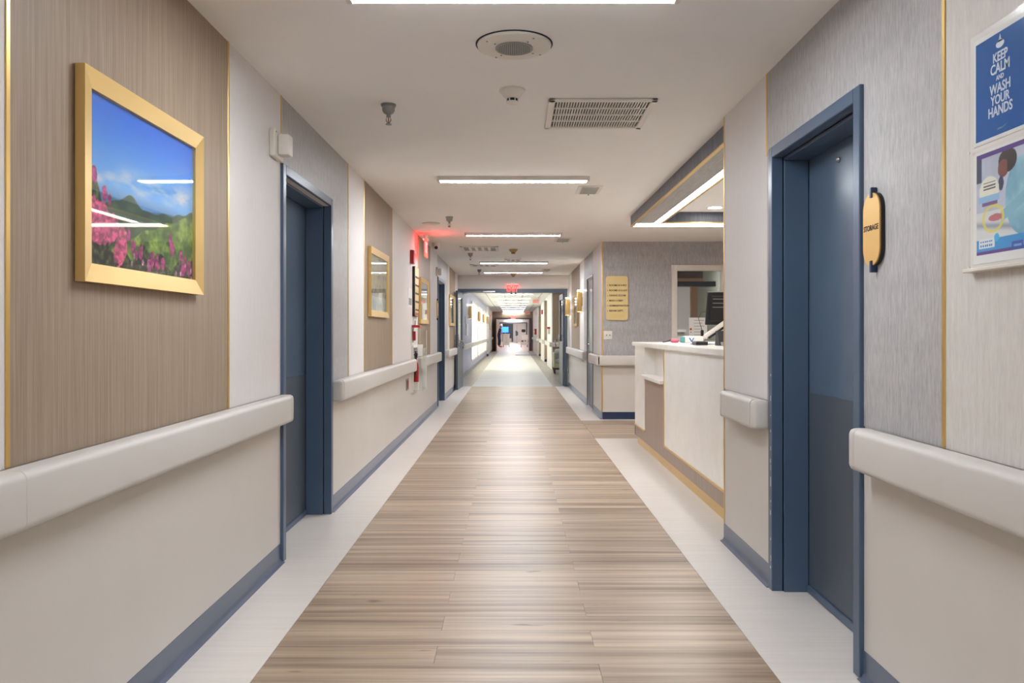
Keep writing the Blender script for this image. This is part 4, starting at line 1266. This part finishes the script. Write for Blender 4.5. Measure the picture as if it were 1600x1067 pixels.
# photo poster
def hygiene(u, v):
    z = u.shape + (3,)
    img = mixc(C(206, 210, 226) + np.zeros(z), C(176, 182, 200), fbm(u, v, 4, 131) * 2 - .6)
    img = mixc(img, C(60, 66, 96), ((u < .10) & (v > .72)).astype(float))
    img = mixc(img, C(226, 226, 226), ((v < .42) & (v > .13)).astype(float))
    img = mixc(img, C(160, 168, 182), np.exp(-((v - .30 + .1 * u) / .03) ** 2))
    # person in a light blue coat bending over a basin
    coat = ((u - .86) / .30) ** 2 + ((v - .50) / .36) ** 2 < 1
    img = mixc(img, mixc(C(120, 178, 204) + np.zeros(z), C(170, 214, 228), fbm(u, v, 7, 141) * 2 - .5), coat.astype(float))
    arm_ = (np.abs((v - .34) - (u - .5) * .35) < .055) & (u > .48)
    img = mixc(img, C(140, 196, 214), arm_.astype(float))
    hair = ((u - .60) / .17) ** 2 + ((v - .86) / .115) ** 2 < 1
    face = ((u - .52) / .10) ** 2 + ((v - .795) / .085) ** 2 < 1
    img = mixc(img, C(52, 34, 34), hair.astype(float))
    img = mixc(img, C(132, 72, 62), (face & (u < .60)).astype(float))
    img = mixc(img, C(52, 54, 96), (((u - .48) / .05) ** 2 + ((v - .66) / .07) ** 2 < 1).astype(float))
    hands = ((u - .38) / .14) ** 2 + ((v - .345) / .035) ** 2 < 1
    img = mixc(img, C(196, 112, 116), hands.astype(float))
    ring = np.abs(np.sqrt(((u - .33) / .19) ** 2 + ((v - .34) / .125) ** 2) - 1) < .12
    img = mixc(img, C(238, 222, 92), ring.astype(float) * .8)
    bub = (((u - .25) / .17) ** 2 + ((v - .66) / .10) ** 2 < 1) | ((np.abs(u - .25) < .19) & (v > .56) & (v < .66))
    img = mixc(img, C(240, 238, 220), bub.astype(float))
    img = mixc(img, C(60, 60, 74), ((np.abs(u - .26) < .12) & ((np.abs(v - .70) < .007) | (np.abs(v - .67) < .007) | (np.abs(v - .64) < .007))).astype(float))
    img = mixc(img, C(152, 194, 230), ((np.abs(u - .25) < .20) & (v > .51) & (v < .575)).astype(float))
    img = mixc(img, C(128, 80, 140), ((np.abs(u - .26) < .15) & (v > .475) & (v < .51)).astype(float))
    img = mixc(img, C(84, 40, 136), (v > .955 - .0 * u).astype(float))
    img = mixc(img, C(54, 156, 222), (v < .145).astype(float))
    img = mixc(img, C(232, 240, 244), ((u > .05) & (u < .36) & (v > .06) & (v < .155)).astype(float))
    img = mixc(img, C(34, 110, 190), ((u > .08) & (u < .32) & ((np.abs(v - .125) < .010) | (np.abs(v - .085) < .012)) & (np.sin(u * 150) > -.5)).astype(float))
    img = mixc(img, C(60, 190, 236), (((u - .40) / .05) ** 2 + ((v - .15) / .04) ** 2 < 1).astype(float))
    img = mixc(img, C(96, 60, 150), (v < .035).astype(float))
    img = mixc(img, C(48, 84, 176), ((u > .68) & (u < .88) & (v < .085)).astype(float))
    img = mixc(img, C(120, 170, 224), ((u > .71) & (u < .85) & (np.abs(v - .045) < .012)).astype(float))
    return img


t = thing('poster', (W, 1.98, 1.385), 'photo poster of a person in a light blue coat washing hands', 'poster')
q = MB(); q.wb(1, 1.864, 2.10, 1.383, 1.672, .007, .0082); q.build('sheet', 'paper', t)
print_mesh('print', 1, 1.868, 2.085, 1.405, 1.665, .0086, hygiene, t, 110, 140, 'colour photograph with blue and purple bands')

# ------------------------------------------------------------------ brass sconces
SC = thing('wall_sconce', (W, 14.0, 1.55), 'brass cylinder sconce on the white panel by the slate grey door', 'sconce')
def sconce(par, x, y, z0=1.555, z1=1.915, s=1):
    w = s * W if abs(x) < 1.25 and abs(abs(x) - W) < .1 else x
    q = MB(); q.lathe((x, y, z0), [(.044, 0), (.046, .004), (.046, z1 - z0 - .004), (.044, z1 - z0)], 'Z', 24, cap=False); q.build('shade', 'gold_frame', par, smooth=True)
    q = MB(); q.lathe((x, y, z0), [(.042, .02), (.042, .028)], 'Z', 20); q.lathe((x, y, z1), [(.034, -.02), (.034, .022)], 'Z', 20); q.build('lamp', 'glow', par, label='glowing lamp')
    q = MB(); q.box(x + s * .03, x + s * .062, y - .03, y + .03, z0 + .1, z1 - .1, .003, 1); q.build('wall_bracket', 'gold', par)
sconce(SC, W - .062, 14.0)
dup(SC, (0, 3.12, 0), 'brass cylinder sconce touching the frame of the double doors')

# ------------------------------------------------------------------ corridor beyond the double doors
LX = 1.305
wins = [(24.9, 28.9), (29.5, 33.4), (33.9, 38.4)]
q = MB()
prev = Y_END + .1
for a, c in wins:
    q.box(-LX, -LX - .2, prev, a, 0, CEIL); q.box(-LX, -LX - .2, a, c, 0, .27); q.box(-LX, -LX - .2, a, c, 2.16, CEIL); prev = c
q.box(-LX, -LX - .2, prev, 39.0, 0, CEIL)
wl2 = q.build('wall_left', 'stripe_wall', label='lavender striped wall with tall windows beyond the double doors', kind='structure', origin=(-LX, Y_END, 0))
q = MB(); q.box(-LX, -LX + .08, 38.8, 40.3, 0, CEIL); q.build('column', 'white_panel', wl2, label='white pilaster')
q = MB(); q.box(-LX - .2, -LX, 39.0, 49.4, 0, CEIL); q.build('wall_left', 'white_panel', label='white wall with two yellow frames past the tall windows', kind='structure')
q = MB(); q.box(-LX, -LX + .012, Y_END + .1, 38.8, 0, .1); q.build('baseboard_left', 'greyplastic', label='grey base below the tall windows', kind='structure')
q = MB(); q.box(-LX, -LX + .09, 38.78, 40.32, 0, .12); q.build('baseboard_left', 'navy', label='navy base around the white pilaster', kind='structure')
q = MB(); q.box(-LX, -LX + .012, 40.3, 49.4, 0, .1); q.build('baseboard_left', 'navy', label='navy base below the two yellow frames', kind='structure')
for k, (a, c) in enumerate(wins):
    w_ = thing('window_%d' % (k + 2), (-LX, (a + c) / 2, .27), ['tall bright window closest to the double doors', 'tall bright window in the middle of three', 'tall bright window next to the white pilaster'][k], None, kind='structure')
    for (y0, y1, z0, z1) in [(a, a + .07, .27, 2.16), (c - .07, c, .27, 2.16), (a, c, .27, .33), (a, c, 2.10, 2.16), ((a + c) / 2 - .03, (a + c) / 2 + .03, .33, 2.10)]:
        q = MB(); q.box(-LX - .10, -LX + .012, y0, y1, z0, z1); q.build('window_frame', 'white_metal', w_)
    for (y0, y1) in [(a + .07, (a + c) / 2 - .03), ((a + c) / 2 + .03, c - .07)]:
        q = MB(); q.box(-LX - .085, -LX - .08, y0, y1, .33, 2.10); q.build('pane', 'glass', w_)
        q = MB(); q.box(-LX - .06, -LX - .058, y0, y1, .33, 2.10); q.build('blind', 'blind', w_, label='cream translucent blind')
t = thing('handrail', (-LX, 28, .735), 'pale handrail running below the tall bright windows', 'handrail')
q = MB(); q.box(-LX + .025, -LX + .085, 20.2, 38.7, .737, .88, .02, 2); q.build('rail_cover', 'rail', t)
q = MB()
for y in np.arange(20.4, 38.7, 1.5): q.box(-LX + .0125, -LX + .03, y, y + .06, .76, .86)
q.build('bracket', 'rail_dark', t, kind='stuff')
q = MB(); q.box(-LX + .001, -LX + .075, 40.5, 49.3, .737, .88, .02, 2); q.build('handrail', 'rail', label='pale handrail below the two yellow frames', cat='handrail')
SL = thing('wall_sconce', (-LX, 23.0, 1.57), 'brass sconce on the lavender wall before the first tall window', 'sconce')
sconce(SL, -LX + .062, 23.0, 1.58, 1.96, s=-1)
for y, lb in ((29.2, 'brass sconce between the first and middle tall windows'), (33.65, 'brass sconce between the middle and last tall windows'), (38.6, 'brass sconce beside the white pilaster')):
    dup(SL, (0 if y < 38 else .0, y - 23.0, 0), lb)
for (y0, lb) in ((41.2, 'yellow wall frame closer to the white pilaster'), (44.4, 'yellow wall frame closer to the distant cross doors')):
    t = thing('wall_picture', (-LX, y0 + .8, 1.3), lb, 'framed picture')
    q = MB(); q.box(-LX, -LX + .03, y0, y0 + 1.6, 1.3, 2.1); q.build('frame', 'gold_pale', t)
    q = MB(); q.box(-LX + .03, -LX + .034, y0 + .12, y0 + 1.48, 1.38, 2.02); q.build('print', 'white_panel', t)
for (y, z0, z1, w_, nm, lb, mt) in [(21.5, 1.42, 1.62, .1, 'wall_phone', 'small white wall device beside the first brass sconce on the lavender wall', 'white_metal'),
                                    (22.2, 1.10, 1.42, .6, 'bulletin_sheet', 'white sheet holder below the first brass sconce on the lavender wall', 'paper'),
                                    (19.4, .62, .80, .5, 'pull_station', 'white and red fire box low on the lavender wall', 'white_metal')]:
    t = thing(nm, (-LX, y, z0), lb, {'wall_phone': 'wall device', 'bulletin_sheet': 'notice', 'pull_station': 'fire alarm'}[nm])
    q = MB(); q.box(-LX, -LX + .03, y - w_ / 2, y + w_ / 2, z0, z1, .004, 1); q.build('body', mt, t)
    if nm == 'pull_station':
        q = MB(); q.box(-LX + .03, -LX + .07, y - .12, y + .12, .66, .76); q.build('lever_box', 'red', t, label='red box')

# right side with shallow bays and projecting columns
RX = 1.22
BX = 1.55
cols_ = [(25.2, 28.8, 'column after the bay with the armchair'), (31.9, 35.2, 'middle column beyond the double doors'), (39.2, 49.4, 'last column before the distant cross doors')]
q = MB(); q.box(BX + .1, BX + .3, Y_END + .1, 49.4, 0, CEIL)
q.build('wall_right', 'white_panel', label='white bay wall beyond the double doors', kind='structure')
for k, (a, c, lb) in enumerate(cols_):
    q = MB(); q.box(RX, BX + .1, a, c, 0, CEIL)
    w_ = q.build('wall_right', 'white_panel', label='white projecting ' + lb, kind='structure')
    q = MB(); q.box(RX + .03, BX + .1, a - .004, a, .1, CEIL); q.build('wall_panel', 'taupe', w_, label='taupe panel')
    q = MB(); q.box(RX + .03, BX + .1, a - .012, a - .004, 0, .1); q.build('base_strip', 'navy', w_, label='navy base')
    t = thing('handrail', (RX, a, .735), 'pale handrail wrapped around the ' + lb.replace('column', 'white column'), 'handrail')
    q = MB(); q.box(RX - .08, RX - .001, a - .08, c + .0, .727, .87, .02, 2); q.build('rail_cover', 'rail', t)
    q = MB(); q.box(RX - .02, BX + .08, a - .08, a - .0045, .728, .869, .02, 2); q.build('rail_cover', 'rail', t)
q = MB(); q.box(1.36, 1.50, 31.86, 31.895, 1.5, 1.72); q.build('brass_plaque', 'gold_pale', label='small brass plaque on the taupe side of the middle column', cat='sign')
t = thing('dispenser', (RX, 26.5, 1.18), 'white and red sanitiser box on the first white column past the doors', 'dispenser')
q = MB(); q.box(RX - .09, RX, 26.3, 26.6, 1.12, 1.3, .01); q.build('body', 'white_metal', t)
q = MB(); q.box(RX - .1, RX, 26.29, 26.61, 1.3, 1.36, .01); q.build('hood', 'red', t, label='red top')
t = thing('fire_strobe', (RX, 32.8, 1.95), 'red strobe on the middle white column past the double doors', 'fire alarm')
q = MB(); q.box(RX - .06, RX, 32.7, 32.95, 1.92, 2.10, .006); q.build('body', 'red', t)
q = MB(); q.box(RX - .075, RX - .06, 32.72, 32.93, 2.04, 2.09); q.build('strobe', 'white_metal', t)
t = thing('fire_hose_box', (RX, 42.0, 1.2), 'red box on the last column before the distant cross doors', 'fire alarm')
q = MB(); q.box(RX - .1, RX, 41.6, 42.6, 1.05, 1.35, .01); q.build('body', 'red', t)
q = MB(); q.box(RX - .105, RX - .1, 41.8, 42.4, 1.15, 1.25); q.build('label_plate', 'white_metal', t)

# armchair in the first bay
ch = thing('armchair', (1.40, 23.0, 0), 'grey upholstered armchair with pale arms in the bay past the double doors', 'armchair')
cx, cy = 1.40, 22.95
for sx in (-1, 1):
    for sy in (-1, 1):
        q = MB(); q.tube([(cx + sx * .21, cy + sy * .22, 0), (cx + sx * .22, cy + sy * .22, .2)], [.018, .024], 8); q.build('leg', 'dark_wood', ch)
q = MB(); q.box(cx - .22, cx + .22, cy - .26, cy + .26, .17, .31, .02, 2); q.build('seat_base', 'seat_frame', ch)
q = MB(); q.box(cx - .19, cx + .19, cy - .28, cy + .2, .31, .44, .04, 4); q.build('seat', 'seat_grey', ch, smooth=True)
q = MB(); q.box(cx - .2, cx + .2, cy + .14, cy + .28, .31, .70, .05, 4); q.build('backrest', 'seat_grey', ch, smooth=True)
for sx in (-1, 1):
    q = MB(); q.box(cx + sx * .19, cx + sx * .25, cy - .25, cy + .28, .17, .60, .02, 3); q.build('armrest', 'seat_frame', ch, smooth=True)

# fixtures beyond the doors
TR = thing('troffer_light', (0, 19.6, CEIL), 'ceiling troffer right behind the lintel of the double doors', 'ceiling light')
q = MB(); q.box(-.65, .65, 19.54, 19.66, CEIL - .012, CEIL, .002, 1); q.build('housing', 'white_metal', TR)
q = MB(); q.box(-.62, .62, 19.56, 19.64, CEIL - .016, CEIL - .012); q.build('diffuser', 'lamp2', TR, label='glowing lens')
names = ['second', 'third', 'fourth', 'fifth', 'sixth', 'seventh', 'eighth', 'ninth', 'tenth']
for k in range(9):
    dup(TR, (0, 3.3 * (k + 1), 0), 'ceiling troffer, the %s one behind the lintel of the double doors' % names[k] if k < 9 else '')
FT_ = ['first', 'second', 'third', 'fourth', 'fifth', 'sixth', 'seventh', 'eighth', 'ninth', 'tenth', 'eleventh', 'twelfth', 'thirteenth']
FILL_PANEL = thing('troffer_light', (0, 52, CEIL), 'added ceiling panel in the distant hall, the first past the cross doors', 'ceiling light')  # row of panels added to brighten the distant hall and its end wall
q = MB(); q.box(-.65, .65, 51.7, 52.3, CEIL - .012, CEIL, .002, 1); q.build('housing', 'white_metal', FILL_PANEL)
q = MB(); q.box(-.60, .60, 51.9, 52.1, CEIL - .016, CEIL - .012); q.build('diffuser', 'lamp2', FILL_PANEL, label='glowing lens')
for k in range(1, 13):
    dup(FILL_PANEL, (0, 3.25 * k, 0), 'added ceiling panel in the distant hall, the %s past the cross doors' % FT_[k])
dup(FILL_PANEL, (2.7, -39.2, 0), 'added unseen ceiling panel lighting the office behind the window')  # out of view, added so the office interior is not dark

# ------------------------------------------------------------------ distant cross frame, hall and end wall
q = MB(); q.box(-LX - .2, BX + .3, 49.4, 49.6, 2.03, CEIL); q.box(-LX - .2, -1.16, 49.4, 49.6, 0, 2.03); q.box(1.12, BX + .3, 49.4, 49.6, 0, 2.03)
q.build('wall_front', 'taupe', label='taupe lintel wall above the distant cross doors', kind='structure')
dn2 = thing('door_6', (0, 49.4, 0), 'dark frame of the distant cross doors', None, kind='structure')
for (x0, x1, z0, z1) in [(-1.165, -1.05, 0, 2.05), (1.0, 1.125, 0, 2.05), (-1.05, 1.0, 1.97, 2.05)]:
    q = MB(); q.box(x0, x1, 49.3, 49.62, z0, z1); q.build('door_frame', 'slate', dn2)
q = MB(); q.box(-1.05, -1.0, 48.2, 49.3, 0, 1.97); q.box(.97, 1.0, 49.6, 50.7, 0, 1.97); q.build('door_leaf', 'office_tan', dn2)
q = MB(); q.box(-1.9, -1.7, 49.6, 93, 0, CEIL); q.build('wall_left', 'paint', label='pale wall of the distant hall behind the person', kind='structure')
q = MB(); q.box(1.7, 1.9, 49.6, 93, 0, CEIL); q.build('wall_right', 'paint', label='pale wall of the distant hall behind the equipment cart', kind='structure')
q = MB(); q.box(-1.7, 1.7, 93, 93.2, 0, CEIL); q.build('wall_front', 'white_panel', label='white end wall with the last blue door', kind='structure')
t = thing('door_7', (0, 75, 0), 'dark frame across the distant hall', None, kind='structure')
for (x0, x1, z0, z1) in [(-1.7, -1.2, 0, CEIL), (1.2, 1.7, 0, CEIL), (-1.2, 1.2, 2.03, CEIL)]:
    q = MB(); q.box(x0, x1, 75, 75.15, z0, z1); q.build('wall_infill', 'paint', t)
for (x0, x1, z0, z1) in [(-1.28, -1.2, 0, 2.08), (1.2, 1.3, 0, 2.08), (-1.2, 1.2, 1.99, 2.08)]:
    q = MB(); q.box(x0, x1, 74.9, 75, z0, z1); q.build('door_frame', 'slate', t)
t = thing('door_8', (-.62, 93, 0), 'last slate blue door in the distant end wall', None, kind='structure')
q = MB(); q.box(-1.25, -.02, 92.94, 93, 0, 2.12); q.build('door_frame', 'slate', t)
q = MB(); q.box(-1.17, -.10, 92.9, 92.94, .02, 2.05); q.build('door_leaf', 'kick', t)
q = MB(); q.box(-1.1, -.2, 92.88, 92.9, .02, .42); q.build('kick_plate', 'white_plastic', t)

# carts and the person, far along the hall
def caster(par, x, y, r=.06):
    q = MB(); q.lathe((x - .02, y, r), [(r, 0), (r, .04)], 'X', 14); q.box(x - .012, x + .012, y - .02, y + .02, r, r * 2 + .03); q.build('caster', 'black', par)


cart = thing('medication_cart', (-.58, 62, 0), 'pale drawer cart with a blue screen pushed by the person', 'cart')
x, y = -.55, 62.0
q = MB(); q.box(x - .26, x + .26, y - .28, y + .28, .16, .98, .02, 2); q.build('body', 'white_plastic', cart)
for k, (z0, z1) in enumerate([(.20, .42), (.44, .60), (.62, .76), (.78, .93)]):
    q = MB(); q.box(x - .23, x + .23, y - .30, y - .28, z0, z1, .006, 1); dr = q.build('drawer', 'white_metal', cart)
    q = MB(); q.box(x - .1, x + .1, y - .32, y - .30, z1 - .05, z1 - .03); q.build('handle', 'greyplastic', dr)
q = MB(); q.box(x - .30, x + .30, y - .32, y + .32, .98, 1.02, .01, 2); q.build('worktop', 'white_metal', cart)
q = MB(); q.box(x - .34, x + .18, y + .02, y + .06, 1.14, 1.58, .01, 1); sc_ = q.build('screen', 'black', cart)
q = MB(); q.box(x - .33, x + .17, y + .012, y + .02, 1.15, 1.57); q.build('display', 'screen', sc_, label='bright blue display')
q = MB(); q.box(x - .1, x - .04, y + .05, y + .1, 1.02, 1.3); q.build('stand', 'greyplastic', cart)
for sx in (-1, 1):
    for sy in (-1, 1): caster(cart, x + sx * .22, y + sy * .24)
t = thing('equipment_cart', (.82, 62, 0), 'white equipment cart with a small black monitor by the far wall', 'cart')
x, y = .84, 61.5
q = MB(); q.box(x - .27, x + .27, y - .28, y + .28, .18, .60, .02, 2); q.build('lower_bin', 'white_plastic', t)
q = MB(); q.box(x - .20, x + .3, y - .25, y + .28, .60, .92, .01, 1); q.build('body', 'paper', t)
q = MB(); q.box(x - .30, x + .36, y - .3, y + .3, .92, .96, .01, 1); q.build('worktop', 'white_metal', t)
q = MB(); q.box(x - .24, x + .12, y - .1, y + .15, .96, 1.12, .03, 2); q.build('printer', 'white_plastic', t)
q = MB(); q.box(x - .20, x + .10, y, y + .03, 1.16, 1.38, .01, 1); q.box(x - .07, x - .03, y + .02, y + .05, 1.1, 1.2); q.build('monitor', 'black', t)
for sx in (-1, 1):
    for sy in (-1, 1): caster(t, x + sx * .24, y + sy * .24, .075)
q = MB(); q.box(x - .22, x - .05, y - .29, y - .28, .42, .52); q.box(x + .02, x + .14, y - .29, y - .28, .46, .52); q.build('handle', 'black', t)
t = thing('pole_stand', (.38, 84, 0), 'thin pole stand with a sign box in front of the end wall', 'stand')
q = MB(); q.lathe((.38, 84, 0), [(.14, 0), (.14, .04), (.015, .06), (.015, 1.9)], 'Z', 12); q.build('pole', 'greyplastic', t)
q = MB(); q.box(.24, .36, 83.95, 84, .75, 1.3); q.box(.40, .5, 83.95, 84, .8, 1.2); q.build('sign_box', 'slate', t)
t = thing('wooden_chair', (1.15, 63, 0), 'orange wooden chair frame beside the equipment cart', 'chair')
for (dx, dy, h) in ((0, 0, .9), (.0, .45, .9), (.25, 0, .45), (.25, .45, .45)):
    q = MB(); q.box(1.12 + dx - .02, 1.12 + dx + .02, 62.8 + dy - .02, 62.8 + dy + .02, 0, h); q.build('leg', 'orange_wood', t)
q = MB(); q.box(1.08, 1.42, 62.76, 63.3, .43, .48, .01, 1); q.build('seat', 'orange_wood', t)
q = MB(); q.box(1.10, 1.14, 62.8, 63.25, .6, .9, .01, 1); q.build('backrest', 'orange_wood', t)


# person: one continuous skinned body leaning to the cart
def skinned(name, verts, edges, radii, mat, parent, label=None, sub=2):
    me = bpy.data.meshes.new(name)
    org = wloc(parent)
    bm = bmesh.new()
    lay = bm.verts.layers.skin.verify()
    vs_ = [bm.verts.new(Vector(v) - org) for v in verts]
    for a, c in edges: bm.edges.new((vs_[a], vs_[c]))
    for v, r_ in zip(vs_, radii): v[lay].radius = r_ if isinstance(r_, tuple) else (r_, r_)
    vs_[0][lay].use_root = True
    bm.to_mesh(me); bm.free()
    me.materials.append(M[mat])
    o = bpy.data.objects.new(name, me); COL.objects.link(o); o.parent = parent
    md = o.modifiers.new('skin', 'SKIN')
    md.use_smooth_shade = True
    s_ = o.modifiers.new('sub', 'SUBSURF'); s_.levels = sub; s_.render_levels = sub
    if label: o['label'] = label
    return o


px0, py0 = -1.10, 61.8
per = thing('person', (px0, py0, 0), 'person in navy scrubs and a white cap bending over the pale drawer cart', 'person')
P = [(px0, py0, .93), (px0 + .02, py0, 1.12), (px0 + .06, py0, 1.34), (px0 + .09, py0, 1.45), (px0 + .13, py0, 1.53), (px0 + .16, py0, 1.62), (px0 + .17, py0, 1.71),
     (px0 - .02, py0 - .11, .88), (px0 + .0, py0 - .12, .48), (px0 - .04, py0 - .12, .09), (px0 + .12, py0 - .12, .04),
     (px0 - .02, py0 + .11, .88), (px0 + .06, py0 + .12, .48), (px0 + .02, py0 + .12, .09), (px0 + .18, py0 + .12, .04),
     (px0 + .06, py0 - .19, 1.38), (px0 + .10, py0 - .22, 1.12), (px0 + .20, py0 - .20, 1.06), (px0 + .245, py0 - .18, 1.07),
     (px0 + .06, py0 + .19, 1.38), (px0 + .10, py0 + .22, 1.12), (px0 + .20, py0 + .20, 1.06), (px0 + .245, py0 + .18, 1.07)]
E = [(0, 1), (1, 2), (2, 3), (3, 4), (4, 5), (5, 6), (0, 7), (7, 8), (8, 9), (9, 10), (0, 11), (11, 12), (12, 13), (13, 14), (2, 15), (15, 16), (16, 17), (17, 18), (2, 19), (19, 20), (20, 21), (21, 22)]
R_ = [(.15, .12), (.14, .11), (.16, .12), .07, .055, .085, .07, .10, .07, .045, .035, .10, .07, .045, .035, .065, .05, .04, .03, .065, .05, .04, .03]
skinned('body', P, E, R_, 'skin', per)
P2 = P[:4] + [P[7], P[8], (px0 - .04, py0 - .12, .12), P[11], P[12], (px0 + .02, py0 + .12, .12), P[15], P[16], P[19], P[20]]
E2 = [(0, 1), (1, 2), (2, 3), (0, 4), (4, 5), (5, 6), (0, 7), (7, 8), (8, 9), (2, 10), (10, 11), (2, 12), (12, 13)]
R2 = [(.17, .14), (.16, .13), (.18, .14), .085, .12, .095, .08, .12, .095, .08, .08, .07, .08, .07]
skinned('scrubs', P2, E2, R2, 'navy_cloth', per, 'navy blue scrubs')
q = MB(); q.lathe((px0 + .15, py0, 1.66), [(.10, -.04), (.115, .0), (.11, .06), (.07, .11), (.0, .125)], 'Z', 20, cap=False); q.build('cap', 'hair', per, label='white cap', smooth=True)
q = MB(); q.obox((px0 + .265, py0, 1.635), ((1, 0, 0), (0, 1, 0), (0, 0, 1)), (.02, .015, .025), .006, 2); q.build('nose', 'skin', per)
for sy in (-1, 1):
    q = MB(); q.box(px0 + .02, px0 + .24, py0 + sy * .12 - .045 + (.0), py0 + sy * .12 + .045, 0, .08, .02, 2); q.build('shoe', 'red' if sy < 0 else 'black', per)
